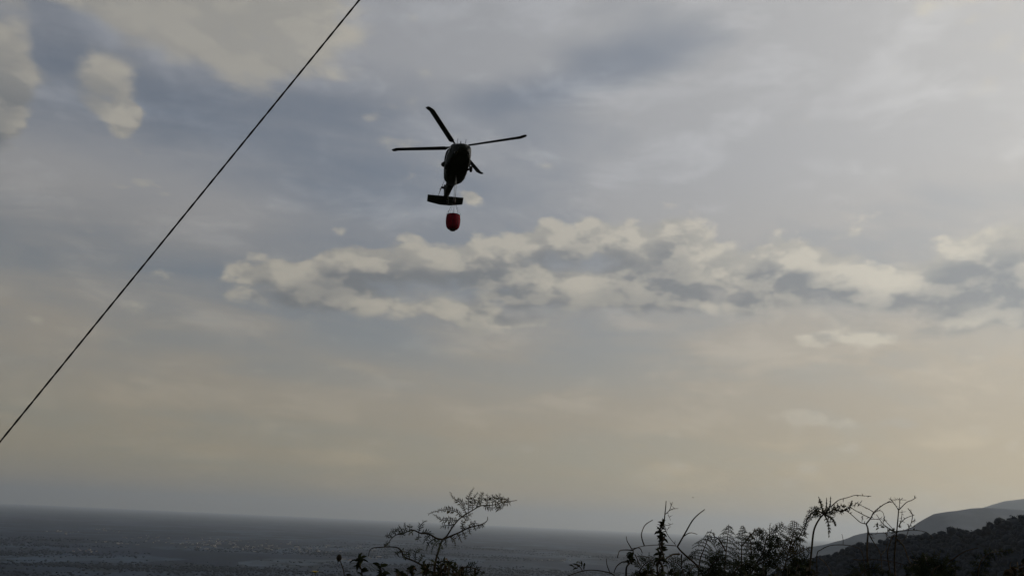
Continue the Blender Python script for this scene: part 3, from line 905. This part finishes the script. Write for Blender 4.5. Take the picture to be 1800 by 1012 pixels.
def bush(name, label, cat, foot_px, y, outline, n_leaf, size_px, n_stem=7, pool=None, spread=0.12):
    """a low clump: stems fanning from one foot, each leaf a part; outline lists pixels its shoots reach"""
    e, base, foot = plant(name, label, cat, foot_px, y)
    ends = []
    for k in range(n_stem):
        a = outline[k % len(outline)]
        tip = at_y(a[0] + rnd.uniform(-6, 6), a[1] + rnd.uniform(0, 4), y + rnd.uniform(-spread, spread))
        m_ = base.lerp(tip, 0.55) + Vector((rnd.uniform(-.06, .06), rnd.uniform(-.06, .06), 0.03))
        pts = spline([base + Vector((rnd.uniform(-.02, .02), rnd.uniform(-.02, .02), 0)), m_, tip], 6)
        world_part('stem', tube(pts, taper(len(pts), 0.004, 0.001), 5), M_STEM, e, base, True)
        ends.append(pts)
    for k in range(n_leaf):
        pts = ends[k % len(ends)]
        f = (len(pts) - 1) * (1 - 0.055 * rnd.random()); i = min(int(f), len(pts) - 2); p = pts[i].lerp(pts[i + 1], f - i)
        d = Vector((rnd.gauss(0, 1), rnd.gauss(0, 1), rnd.gauss(0.25, .6)))
        leaf_at(e, base, p, d, size_px * PXM(y) * rnd.uniform(0.6, 1.2), pool)
    return e, base

Z = lambda s_, ox, oy, pts: [(ox + a / s_, oy + b / s_) for a, b in pts]      # enlarged-crop pixels to photograph pixels

# -- the tall bracken in the middle
y = 2.0
e, base, foot = plant('bracken_fern', 'tall brown-green bracken fern with curled fronds in the bottom centre', 'fern', (762, 1018), y)
c2 = lambda *p: Z(6.25, 760, 850, p)
c1 = lambda *p: Z(6.25, 640, 850, p)
st = path3([(762, 1018), (766, 985), (771, 966), (777.6, 947.6)], y, 0.01)
stem_to_ground(e, base, st[0], st, 0.0028, 0.0022)
frond(e, base, c2((110, 610), (160, 570), (210, 490), (290, 390), (370, 330), (440, 290), (530, 240), (660, 232), (760, 205), (930, 180)), y, M_FERN, pin=[
    c2((370, 330), (340, 250), (290, 190), (225, 150), (200, 90)), c2((395, 300), (395, 220), (400, 150), (420, 95), (452, 50)),
    c2((330, 365), (270, 310), (190, 282), (110, 285), (0, 312), (-40, 330)), c2((285, 400), (210, 395), (130, 400), (70, 380), (40, 345), (10, 335)),
    c2((440, 285), (440, 210), (460, 140), (500, 98)), c2((520, 245), (540, 180), (540, 120), (560, 90)), c2((600, 232), (605, 170), (600, 110)),
    c2((250, 440), (180, 455), (120, 460), (85, 490)), c2((480, 270), (500, 200), (520, 150)),
    c2((560, 238), (590, 250), (650, 262), (690, 262)), c2((330, 365), (390, 350), (440, 320)),
    c2((660, 230), (665, 170), (655, 118)), c2((690, 225), (700, 165), (700, 115)), c2((715, 218), (735, 160), (745, 105)),
    c2((690, 228), (715, 265), (735, 290)), c2((725, 215), (745, 250), (770, 270)), c2((750, 208), (770, 165), (775, 140)), c2((765, 205), (790, 225), (800, 240)),
    c2((790, 200), (820, 175), (840, 150)), c2((800, 198), (840, 205), (860, 200))], leaf=6.0, sway=0.025)
frond(e, base, c2((110, 612), (200, 572), (300, 530), (400, 480), (510, 452), (570, 430), (605, 395), (606, 360)), y + .03, M_FERN, pin=[
    c2((330, 515), (330, 440), (370, 400), (420, 390)), c2((400, 480), (420, 440), (470, 430), (510, 440)), c2((190, 580), (235, 610), (250, 650), (248, 690)),
    c2((270, 545), (300, 590), (320, 640)), c2((330, 520), (355, 560), (362, 610)), c2((400, 485), (410, 520), (405, 545)), c2((450, 465), (470, 490), (475, 510)), c2((500, 452), (515, 475), (520, 490)),
    c2((360, 500), (340, 470), (330, 445)), c2((540, 445), (560, 460), (560, 470)), c2((140, 600), (150, 650), (152, 685))], leaf=5.0)
frond(e, base, c1((870, 610), (800, 598), (735, 560), (690, 545), (620, 540), (560, 512), (520, 508), (470, 525), (420, 545), (350, 560), (300, 600), (265, 650), (225, 690)), y - .03, M_FERN2, pin=[
    c1((500, 515), (500, 480), (503, 440)), c1((470, 525), (452, 480), (448, 425)), c1((430, 540), (405, 490), (378, 455)), c1((400, 550), (370, 500), (330, 500)),
    c1((350, 560), (330, 520), (290, 525)), c1((310, 590), (275, 560), (245, 585)), c1((600, 545), (600, 600), (560, 610)), c1((730, 560), (690, 590), (650, 650)),
    c1((790, 600), (740, 620), (700, 670), (680, 730)), c1((840, 605), (790, 640), (755, 690), (740, 760)), c1((860, 615), (840, 680), (825, 740), (805, 800)),
    c1((540, 512), (500, 545), (490, 560)), c1((620, 540), (680, 530), (770, 552)), c1((600, 530), (615, 470), (650, 420), (690, 405)), c1((265, 650), (245, 690)), c1((450, 530), (420, 555), (385, 555))], leaf=5.5)
frond(e, base, c1((700, 930), (560, 850), (440, 800), (415, 745), (370, 700), (280, 690), (165, 695), (90, 705), (58, 740), (50, 795)), y - .05, M_FERN2, pin=[
    c1((380, 700), (420, 735), (455, 740)), c1((430, 770), (480, 775), (510, 770)), c1((390, 740), (360, 765), (345, 765)), c1((430, 790), (450, 820), (460, 835)),
    c1((220, 690), (240, 660), (285, 640)), c1((500, 820), (490, 740), (540, 720)), c1((560, 845), (570, 750), (610, 715), (650, 725)), c1((600, 860), (640, 800), (665, 780))], leaf=5.0)

# -- the dark clump of foliage below it, and small weeds left of it
bush('leafy_shrub', 'dark leafy shrub clump below the tall central bracken', 'shrub', (765, 1040), 1.92,
     [(700, 1004), (722, 996), (742, 988), (760, 984), (778, 980), (792, 982), (800, 992), (815, 997), (832, 1006), (848, 1012), (680, 1010), (750, 1000), (775, 998)], 420, 11, 40, LEAVES + LEAVES[:2] + DRY[:1])
e, base, foot = plant('bracken_fern', 'low bracken frond spreading right from the central leafy shrub', 'fern', (800, 1024), 1.88)
frond(e, base, [(800, 1024), (808, 1000), (822, 996), (838, 1000), (852, 1008)], 1.88, M_FERN2, auto=7, span=20, leaf=5, droop=.6)
e, base, foot = plant('seedhead_weed', 'thin weed with one dark bud left of the central shrub', 'weed', (606, 1020), 1.9)
pts = path3([(606, 1020), (604, 1003), (600, 990), (596, 980)], 1.9, .01)
stem_to_ground(e, base, pts[0], pts, 0.0016, 0.0010)
vf = lathe([(0.0015, -0.008), (0.005, -0.004), (0.0062, 0.001), (0.004, 0.006), (0.001, 0.008)], 10)
world_part('bud', shift(vf, pts[-1]), M_STEM, e, base, True)
leaf_at(e, base, pts[4], (1, 0, .3), .014); leaf_at(e, base, pts[2], (1, .3, .2), .018)
e, base, foot = plant('leafy_weed', 'short leafy weed shoot between the budded weed and the central shrub', 'weed', (637, 1022), 1.88)
pts = path3([(637, 1022), (636, 1005), (633, 993), (631, 984)], 1.88, .01)
stem_to_ground(e, base, pts[0], pts, 0.002, 0.0012)
for k in range(20):
    p = pts[rnd.randrange(3, len(pts))]
    leaf_at(e, base, p, (rnd.gauss(0, 1), rnd.gauss(0, .8), rnd.gauss(0.2, .5)), rnd.uniform(.014, .024))
e, base, foot = plant('leafy_weed', 'dark leafy sprig just left of the central shrub at the frame bottom', 'weed', (672, 1024), 1.9)
pts = path3([(672, 1024), (671, 1008), (668, 996)], 1.9, .01)
stem_to_ground(e, base, pts[0], pts, 0.002, 0.0012)
for k in range(16):
    p = pts[rnd.randrange(3, len(pts))]
    leaf_at(e, base, p, (rnd.gauss(0, 1), rnd.gauss(0, .8), rnd.gauss(0.1, .4)), rnd.uniform(.014, .024))
e, base, foot = plant('yellow_flower', 'small yellow flower head peeping over the bottom edge', 'flower', (554, 1022), 1.9)
pts = path3([(554, 1022), (554, 1014), (554, 1007)], 1.9, .005)
stem_to_ground(e, base, pts[0], pts, 0.0012, 0.001, M_LEAF)
pet = leaf_mesh('petal', M_PETAL, 31)
for k in range(9):
    a = k / 9 * 6.283
    o = bpy.data.objects.new('petal', pet); COL.objects.link(o); o.parent = e
    q = Vector((math.cos(a), math.sin(a), 0.55)).to_track_quat('X', 'Z')
    o.matrix_local = Matrix.LocRotScale(pts[-1] - base, q, Vector((.0095, .014, .0095)))

# -- the tangle right of the middle: vine, arching stalks
c3 = lambda *p: Z(7.128, 1060, 870, p)
y = 2.25
e, base, foot = plant('twining_vine', 'upright twisted vine stem with dense leaf tufts, tallest right of centre', 'vine', (1163, 1022), y)
pts = path3(c3((735, 1080), (745, 900), (705, 820), (730, 700), (740, 510), (702, 450), (745, 380), (765, 330), (775, 240), (785, 150), (791, 68)), y, .03)
stem_to_ground(e, base, pts[0], pts, 0.0034, 0.0010)
pts2 = path3(c3((700, 1060), (680, 860), (760, 760), (710, 640), (760, 540), (715, 470), (755, 400), (768, 300), (780, 230)), y, .03)
world_part('twining_shoot', tube(pts2, taper(len(pts2), .0026, .001), 5), M_STEM, e, base, True)
for q, r in ((c3((775, 240), (830, 190), (852, 130), (872, 85)), .0011), (c3((830, 190), (880, 168), (942, 165)), .001), (c3((815, 245), (835, 280), (846, 312)), .0008),
             (c3((772, 380), (790, 460), (850, 550), (912, 622)), .0012), (c3((782, 375), (820, 372), (880, 353)), .0008), (c3((800, 440), (830, 390)), .0007), (c3((852, 130), (848, 100)), .0007)):
    twig(e, base, q, y, r, r * .6, thorn=2)
for k in range(74):
    u = rnd.random(); p = pts[int((0.16 + 0.52 * u) * (len(pts) - 1))]
    leaf_at(e, base, p, (rnd.gauss(0, 1), rnd.gauss(0, .8), rnd.gauss(0.15, .7)), rnd.uniform(.012, .024) * (1.2 - 0.55 * u))
y = 2.3
e, base, foot = plant('dry_stalk', 'thick dark stalk leaning left with a long blade arching to the right', 'stalk', (1240, 1022), y)
pts = path3(c3((1290, 1090), (1250, 1000), (1170, 870), (1000, 720), (930, 640)), y, .02)
stem_to_ground(e, base, pts[0], pts, 0.0032, 0.0022)
for q, r in ((c3((930, 645), (1030, 470), (1110, 330), (1180, 250), (1272, 178)), .0023), (c3((1005, 515), (1070, 475), (1120, 470), (1182, 488)), .0015),
             (c3((915, 632), (800, 622), (690, 620), (520, 632), (420, 655), (350, 668)), .0013), (c3((517, 628), (487, 540), (485, 470), (530, 370), (622, 308)), .0019),
             (c3((960, 735), (870, 742), (790, 795), (750, 860)), .0030), (c3((985, 740), (985, 850), (1000, 1010)), .0020), (c3((1080, 960), (1130, 900), (1190, 900)), .0022)):
    twig(e, base, q, y, r, r * .55)
e, base, foot = plant('drooping_weed', 'spindly weed with hooked drooping tips left of the twisted vine', 'weed', (1101, 1022), 2.2)
pts = path3(c3((290, 1080), (295, 900), (350, 830), (380, 690)), 2.2, .02)
stem_to_ground(e, base, pts[0], pts, 0.0026, 0.0014)
for q, r in ((c3((380, 690), (300, 682), (215, 690), (190, 740), (178, 785)), .0016), (c3((375, 680), (430, 655), (470, 670), (492, 722)), .0016), (c3((365, 680), (330, 620), (302, 570), (292, 515)), .0014),
             (c3((400, 740), (430, 800), (462, 875)), .0016), (c3((300, 832), (240, 835), (170, 890), (135, 970)), .0018), (c3((430, 760), (520, 760), (590, 800), (640, 890)), .0012),
             (c3((450, 790), (480, 830), (480, 880)), .0010), (c3((540, 765), (560, 820), (560, 880)), .0010)):
    twig(e, base, q, 2.2, r, r * .6)
for k in range(16):
    leaf_at(e, base, at_y(1108 + rnd.gauss(0, 3), 984 + rnd.gauss(0, 4), 2.2), (rnd.gauss(0, 1), rnd.gauss(0, .8), rnd.gauss(0, .7)), rnd.uniform(.014, .022))
e, base, foot = plant('creeping_weed', 'low arching weed runner with a small leaf tuft, bottom edge right of centre', 'weed', (1086, 1024), 2.15)
pts = path3([(1086, 1024), (1078, 1009), (1055, 1002.5), (1029, 1002), (1000, 1011), (990, 1020)], 2.15, .02)
stem_to_ground(e, base, pts[0], pts, 0.0017, 0.0011)
twig(e, base, c3((85, 965), (50, 870), (40, 790)), 2.15, .0013, .0008)
for k in range(12):
    leaf_at(e, base, at_y(1018 + rnd.gauss(0, 6), 994 + rnd.gauss(0, 4), 2.15), (rnd.gauss(0, 1), rnd.gauss(0, .6), rnd.gauss(0.2, .7)), rnd.uniform(.010, .017))
twig(e, base, [(1024, 1003), (1020, 996), (1014, 990)], 2.15, .0012, .0007)
bush('leafy_shrub', 'dark rounded leafy shrub at the foot of the twisted vine', 'shrub', (1155, 1040), 2.12,
     [(1128, 1008), (1138, 1000), (1150, 997), (1165, 996), (1178, 1000), (1186, 1008), (1160, 1004)], 220, 11, 22)

# -- ferns with drooping pinnae between the stalk and the tall arching fern
def small_fern(label, path, y, mat, auto, span, leaf, droop=.8, angle=70, extra=()):
    e, base, foot = plant('bracken_fern', label, 'fern', path[0], y, 'bracken ferns along the bank')
    pts = path3(path[:2], y, .005)
    stem_to_ground(e, base, foot, pts, 0.0022, 0.0019)
    lowp = (path[1][0] * .2 + path[0][0] * .8, path[1][1] * .2 + path[0][1] * .8)
    frond(e, base, [lowp] + list(path[1:]), y, mat, auto=int(auto * 1.9), span=span * 1.15, leaf=leaf, droop=droop, angle=angle, sway=.02, t0=.05)
    for q in extra: frond(e, base, q[0], y + .03, mat, auto=q[1], span=q[2], leaf=leaf, droop=droop, angle=angle)
    return e, base
small_fern('fern with thin arching pinnae just right of the leaning stalk', [(1226, 1024), (1230, 985), (1236, 968), (1243, 950), (1251, 930)], 2.35, M_FERN2, 6, 36, 4, 1.1, 78)
small_fern('slim upright fern with paired drooping pinnae, second right of the leaning stalk', [(1273, 1024), (1275, 985), (1278, 955), (1280, 935), (1281, 921)], 2.4, M_FERN2, 8, 26, 4, .9, 80, [([(1276, 968), (1262, 946), (1250, 944), (1238, 950)], 6, 12)])
small_fern('slim dense fern with a pointed tip, third right of the leaning stalk', [(1300, 1024), (1303, 992), (1304, 955), (1305, 938), (1307, 923)], 2.4, M_FERN2, 10, 17, 4, .6, 60, [([(1303, 960), (1316, 945), (1326, 934), (1334, 931), (1337, 936)], 7, 9)])
small_fern('slender fern with a hooked curled tip left of the bushy ferns', [(1318, 1024), (1320, 985), (1320, 955), (1316, 943), (1325, 935), (1335, 931), (1338, 938)], 2.38, M_FERN, 8, 12, 3.5, .5, 60)
small_fern('bushy dark fern leaning right beside the forest edge', [(1310, 1024), (1330, 990), (1342, 968), (1346, 950), (1351, 939), (1366, 934), (1378, 922)], 2.2, M_FERN2, 14, 26, 6, .5, 62,
           [([(1335, 985), (1352, 968), (1362, 955), (1372, 948)], 9, 22), ([(1325, 996), (1345, 985), (1362, 978), (1380, 975)], 9, 22)])
small_fern('bushy fern with feathery upright tips left of the tall arching fern', [(1372, 1024), (1382, 985), (1390, 955), (1395, 935), (1397, 914)], 2.25, M_FERN, 12, 24, 5, .4, 62,
           [([(1386, 970), (1398, 950), (1408, 938), (1412, 926)], 9, 20), ([(1380, 985), (1396, 975), (1410, 968), (1424, 962)], 8, 20), ([(1384, 975), (1372, 955), (1366, 945)], 7, 16)])
bush('leafy_shrub', 'dark leafy shrub below the bushy ferns', 'shrub', (1340, 1045), 2.1, [(1290, 1010), (1310, 1004), (1330, 998), (1345, 994), (1360, 1000), (1385, 996), (1402, 990), (1420, 992), (1435, 1000), (1270, 1014), (1246, 1012), (1225, 1012)], 300, 11, 34)

for lab, path, yy, au, sp in (
        ('low dark fern at the foot of the spindly drooping weed', [(1118, 1030), (1124, 1004), (1134, 990), (1146, 984), (1160, 990)], 2.3, 8, 20),
        ('low dark fern under the leaning stalk, drooping to the left', [(1206, 1030), (1202, 1006), (1194, 992), (1182, 986), (1170, 994)], 2.35, 8, 22),
        ('low fern with a rounded arch just right of the leaning stalk foot', [(1238, 1030), (1246, 1002), (1256, 986), (1270, 982), (1284, 994)], 2.2, 9, 22),
        ('low fern arching right below the slim upright ferns', [(1290, 1030), (1292, 1004), (1302, 992), (1318, 990), (1334, 1000)], 2.15, 9, 22),
        ('low fern with short pinnae behind the slim upright ferns', [(1256, 1030), (1262, 1000), (1264, 980), (1262, 966)], 2.5, 9, 20),
        ('low dark fern left of the tall arching stem', [(1396, 1030), (1400, 1004), (1408, 988), (1418, 982), (1430, 990)], 2.15, 9, 22),
        ('low dark fern at the foot of the bare brambles', [(1502, 1034), (1510, 1012), (1524, 1000), (1540, 998), (1556, 1006)], 2.1, 9, 20)):
    small_fern(lab, path, yy, M_FERN2, au, sp, 4.5, .7, 68)

# -- the tall arching fern
c5 = lambda *p: Z(6.657, 1400, 860, p)
y = 2.1
e, base, foot = plant('bracken_fern', 'tall arching fern with one drooping frond in front of the hazy hill', 'fern', (1421, 1020), y, 'bracken ferns along the bank')
pts = path3(c5((140, 1090), (150, 960), (170, 780), (195, 530), (220, 430), (270, 340), (320, 285)), y, .02)
stem_to_ground(e, base, pts[0], pts, 0.0028, 0.0018)
frond(e, base, c5((320, 285), (265, 255), (215, 252), (165, 295), (125, 350), (105, 420), (90, 530)), y, M_FERN2, auto=15, span=11, leaf=5, droop=.3, angle=55, t0=.02)
frond(e, base, c5((320, 285), (290, 180), (275, 130), (258, 82)), y, M_FERN, auto=7, span=6, leaf=3, droop=.1, angle=35)
frond(e, base, c5((325, 275), (350, 200), (352, 95)), y + .02, M_FERN, auto=4, span=5, leaf=2.4, droop=.1, angle=32)
frond(e, base, c5((345, 270), (392, 190), (400, 80)), y + .03, M_FERN, auto=5, span=4, leaf=2.4, droop=.1, angle=32)
frond(e, base, c5((325, 290), (365, 370), (382, 470), (378, 560)), y + .02, M_FERN, auto=7, span=8, leaf=2.6, droop=.5, angle=42)
frond(e, base, c5((330, 290), (400, 330), (440, 370), (460, 425)), y + .03, M_FERN, auto=7, span=8, leaf=2.6, droop=.6, angle=45)
frond(e, base, c5((450, 235), (520, 250), (590, 230), (640, 180), (650, 125)), y + .02, M_FERN2, auto=9, span=7, leaf=3, droop=.5, angle=45)
frond(e, base, c5((315, 285), (385, 265), (450, 225), (520, 188), (580, 200)), y, M_FERN2, auto=11, span=11, leaf=4, droop=.4, angle=55, t0=.05)
twig(e, base, c5((400, 205), (440, 165), (500, 120), (600, 92), (690, 66), (780, 72), (875, 76)), y, .0013, .0007, 'tendril', thorn=6)

# -- the bare thorny twigs right of it
c6 = lambda *p: Z(6.656, 1500, 860, p)
y = 2.25
e, base, foot = plant('bramble', 'forked bare bramble stem arching left onto the tall fern', 'bramble', (1529, 1022), y, 'bare brambles on the bank')
pts = path3(c6((195, 1090), (185, 960), (160, 720), (172, 480), (150, 400)), y, .02)
stem_to_ground(e, base, pts[0], pts, 0.0028, 0.0020)
for q, r in ((c6((150, 400), (80, 380), (0, 310), (-70, 255), (-130, 235)), .0014), (c6((150, 400), (205, 330), (240, 265), (330, 190), (380, 160), (442, 138)), .0018), (c6((205, 335), (100, 285), (0, 228), (-50, 190)), .0013),
             (c6((235, 262), (180, 228), (80, 180), (20, 150)), .0011), (c6((200, 345), (265, 345), (330, 340)), .0010), (c6((100, 370), (110, 310), (90, 330)), .0008), (c6((-50, 250), (-30, 180), (-20, 130)), .0010),
             (c6((60, 190), (90, 140)), .0008), (c6((0, 190), (50, 150), (60, 180)), .0009), (c6((172, 480), (205, 560), (260, 650), (320, 770), (345, 1080)), .0017), (c6((320, 770), (380, 690), (400, 600)), .0012),
             (c6((190, 520), (250, 515), (380, 505)), .0008), (c6((240, 270), (300, 245), (345, 265), (360, 330), (350, 400)), .0010)):
    twig(e, base, q, y, r, r * .55, thorn=5)
y = 2.3
e, base, foot = plant('bramble', 'bare bramble with a Y-shaped top, tallest before the grey hill', 'bramble', (1574, 1022), y, 'bare brambles on the bank')
pts = path3(c6((495, 1090), (488, 960), (480, 800), (498, 580), (512, 450), (530, 240)), y, .02)
stem_to_ground(e, base, pts[0], pts, 0.0030, 0.0014)
for q, r in ((c6((530, 240), (490, 180), (440, 120), (415, 105)), .0012), (c6((530, 240), (620, 150), (680, 125), (735, 92)), .0013), (c6((440, 120), (530, 118), (620, 122)), .0008), (c6((530, 240), (541, 170), (540, 95)), .0010),
             (c6((545, 410), (565, 330), (570, 240)), .0011), (c6((500, 510), (400, 440), (340, 390), (270, 290)), .0014), (c6((480, 480), (380, 370), (350, 330)), .0011), (c6((530, 430), (560, 380), (620, 330), (710, 298)), .0013),
             (c6((640, 220), (690, 290), (680, 380), (650, 450), (620, 540), (540, 640)), .0012), (c6((680, 380), (728, 348)), .0009), (c6((640, 400), (655, 450), (720, 430)), .0010),
             (c6((510, 580), (590, 660), (640, 800), (680, 900), (700, 1060)), .0020), (c6((455, 1080), (400, 780), (430, 620), (480, 520)), .0017), (c6((0, 815), (100, 822), (260, 818), (400, 832), (600, 880), (700, 975)), .0014),
             (c6((520, 485), (640, 476), (740, 475), (860, 500), (935, 565)), .0011), (c6((395, 520), (390, 440), (250, 400)), .0010), (c6((490, 540), (400, 560), (380, 500)), .0014)):
    twig(e, base, q, y, r, r * .6, thorn=5)
for k in range(10):
    leaf_at(e, base, at_y(1575 + rnd.gauss(0, 4), 935 + rnd.gauss(0, 5), y), (rnd.gauss(0, 1), rnd.gauss(0, .6), rnd.gauss(0, .8)), rnd.uniform(.008, .016))
for q in ((270, 420), (300, 445), (705, 440)):
    p = c6(q)[0]
    for k in range(3): leaf_at(e, base, at_y(p[0] + rnd.gauss(0, 1.5), p[1] + rnd.gauss(0, 1.5), y), (rnd.gauss(0, 1), rnd.gauss(0, .6), rnd.gauss(0, .8)), rnd.uniform(.010, .015))
e, base, foot = plant('bramble', 'low arching bramble runner across the foot of the tall fern', 'bramble', (1437, 1024), 2.05, 'bare brambles on the bank')
pts = path3([(1437, 1024), (1436, 975), (1444, 965), (1460, 958), (1482, 957), (1502, 960), (1516, 972), (1522, 1022)], 2.05, .02)
stem_to_ground(e, base, pts[0], pts, 0.0012, 0.0008)
twig(e, base, [(1440, 980), (1450, 988), (1462, 1008), (1466, 1026)], 2.05, .0014, .0009)
twig(e, base, [(1482, 957), (1482, 948), (1480, 938)], 2.05, .0008, .0005)

# -- dark ferns in the bottom right
e, base = small_fern('dark spreading fern at the bottom right below the grey hill', [(1640, 1030), (1638, 1006), (1650, 994), (1666, 992), (1682, 1002)], 1.95, M_FERN2, 10, 30, 7, .5, 65,
           [([(1636, 1008), (1622, 994), (1606, 992), (1592, 1004)], 10, 26), ([(1636, 1006), (1630, 988), (1624, 972)], 7, 14), ([(1640, 1006), (1655, 1000), (1680, 1010)], 9, 20)])
e, base, foot = plant('bramble', 'bare twig leaning right over the dark forest ridge', 'bramble', (1652, 1024), 2.1, 'bare brambles on the bank')
pts = path3([(1652, 1024), (1660, 994), (1678, 980), (1697, 968), (1720, 962)], 2.1, .02)
stem_to_ground(e, base, pts[0], pts, 0.002, 0.001)
e, base, foot = plant('bramble', 'short forked twig rising from the dark spreading fern', 'bramble', (1618, 1022), 2.05, 'bare brambles on the bank')
pts = path3([(1618, 1022), (1616, 1000), (1620, 985), (1625, 973)], 2.05, .01)
stem_to_ground(e, base, pts[0], pts, 0.0022, 0.0014)
twig(e, base, [(1620, 984), (1606, 984), (1600, 976)], 2.05, .0014, .0008); twig(e, base, [(1622, 981), (1636, 979), (1650, 974)], 2.05, .0013, .0008)
e, base = small_fern('dark frond lying level before the forest at far right', [(1716, 1030), (1720, 1000), (1728, 980), (1742, 971), (1762, 968), (1782, 967)], 2.2, M_FERN2, 9, 14, 5, .7, 60)
bush('leafy_shrub', 'brown dry-leaved shrub in the bottom right corner', 'shrub', (1800, 1045), 2.0, [(1768, 1004), (1780, 992), (1792, 986), (1806, 984), (1822, 990), (1786, 1004)], 140, 12, 18, LEAVES[:2] + DRY)
bush('leafy_shrub', 'low dark leafy shrub under the bare brambles', 'shrub', (1560, 1050), 2.05, [(1470, 1016), (1500, 1014), (1530, 1012), (1560, 1010), (1590, 1008), (1615, 1004)], 150, 11, 16)

# ------------------------------------------------------------------ far town, each house its own thing
def house_mesh(name, w, d, h, roof, wall_c, roof_c, flat):
    V, F = box(-w / 2, w / 2, -d / 2, d / 2, 0, h)
    i = len(V)
    if flat:
        a, b = box(-w / 2 - .3, w / 2 + .3, -d / 2 - .3, d / 2 + .3, h + .01, h + .8)
        V += a; F += [tuple(k + i for k in f) for f in b]
    else:
        V += [(-w / 2 - .5, -d / 2 - .6, h - .2), (w / 2 + .5, -d / 2 - .6, h - .2), (w / 2 + .5, d / 2 + .6, h - .2), (-w / 2 - .5, d / 2 + .6, h - .2), (-w / 2 - .5, 0, h + roof), (w / 2 + .5, 0, h + roof)]
        F += [(i, i + 1, i + 5, i + 4), (i + 2, i + 3, i + 4, i + 5), (i + 1, i + 2, i + 5), (i + 3, i, i + 4), (i, i + 3, i + 2, i + 1)]
    me = mesh(name, V, F)
    me.materials.append(wall_c); me.materials.append(roof_c)
    for k, p in enumerate(me.polygons): p.material_index = 0 if k < 6 else 1
    return me
M_WHITE = material('whitewash', (0.5, 0.48, 0.44), 0.8, mottled((0.17, 0.17, 0.165), (0.30, 0.30, 0.29), 0.2), 0.2)
M_CREAM = material('cream_render', (0.5, 0.45, 0.36), 0.8, mottled((0.14, 0.13, 0.115), (0.22, 0.205, 0.185), 0.2), 0.2)
M_SHEET = material('zinc_sheet_roof', (0.5, 0.5, 0.5), 0.5, mottled((0.10, 0.10, 0.10), (0.19, 0.19, 0.19), 0.3), 0.3, 0.0)
M_TILE = material('clay_tile_roof', (0.22, 0.12, 0.08), 0.8, mottled((0.08, 0.055, 0.045), (0.13, 0.085, 0.07), 0.5), 0.2)
KIND = [(house_mesh('building', 26, 16, 9, 4, M_WHITE, M_TILE, False), 'pale gabled building with a tiled roof in the far town on the plain', 'house'),
        (house_mesh('building', 22, 20, 15, 0, M_WHITE, M_SHEET, True), 'white flat-roofed block in the far town on the plain', 'building'),
        (house_mesh('building', 60, 24, 9, 3, M_CREAM, M_SHEET, False), 'long pale warehouse with a sheet roof on the far plain', 'warehouse')]
VILL = [rnd.uniform(0, 1350) for _ in range(9)]
for k in range(230):
    if k < 150: px, py = rnd.gauss(410, 110), None
    else: px, py = VILL[k % 9] + rnd.gauss(0, 20), None
    if py is None:
        py = 889 + 0.0455 * px + (rnd.gauss(49, 5) if k < 150 else 34 + (k % 9) * 5.5 + rnd.gauss(0, 1.5))
    p = on_plain(px, py)
    if p.y < 3500 or p.length > 26000: continue
    j = rnd.choices((0, 1, 2), (5, 4, 3))[0]
    me, lab, cat = KIND[j]
    o = bpy.data.objects.new(('gabled_house', 'flat_roofed_block', 'warehouse')[j], me); COL.objects.link(o)
    o.location = (p.x, p.y, PLAIN_Z); o.rotation_euler.z = rnd.choice((0, math.pi / 2)) + rnd.gauss(0.2, 0.25)
    s_ = rnd.uniform(0.45, 0.95); o.scale = (s_, s_, s_)
    tag(o, lab, cat, ('gabled houses of the far town', 'flat-roofed blocks of the far town', 'warehouses on the far plain')[j])

# ------------------------------------------------------------------ two birds far off
M_BIRD = material('dark_feathers', (0.02, 0.02, 0.02), 0.8, mottled((0.015, 0.015, 0.015), (0.03, 0.028, 0.026), 6.0), 0.2)
for (px, py, d_, a, lab) in ((1218, 874, 260, 0.4, 'tiny dark bird flying low over the curved stalk'), (1154, 843, 320, -0.7, 'tiny dark bird flying higher, above the twisted vine')):
    b = empty('bird', at_y(px, py, d_)); b.rotation_euler = (0.2, 0.1, a); tag(b, lab, 'bird')
    part('body', lathe([(0.01, -0.24), (0.06, -0.12), (0.09, 0.0), (0.07, 0.12), (0.045, 0.2), (0.05, 0.25), (0.008, 0.32)], 10, 'Y'), M_BIRD, b)
    for s0 in (1, -1):
        V = [(0.05 * s0, 0.10, .02), (0.28 * s0, 0.14, .14), (0.55 * s0, -0.02, .10), (0.28 * s0, -0.06, .12), (0.05 * s0, -0.08, .02)]
        part('wing', (V + [(x, y_, z - .015) for x, y_, z in V], [(0, 1, 2, 3, 4), (9, 8, 7, 6, 5)] + [(i, i + 5, (i + 1) % 5 + 5, (i + 1) % 5) for i in range(5)]), M_BIRD, b)
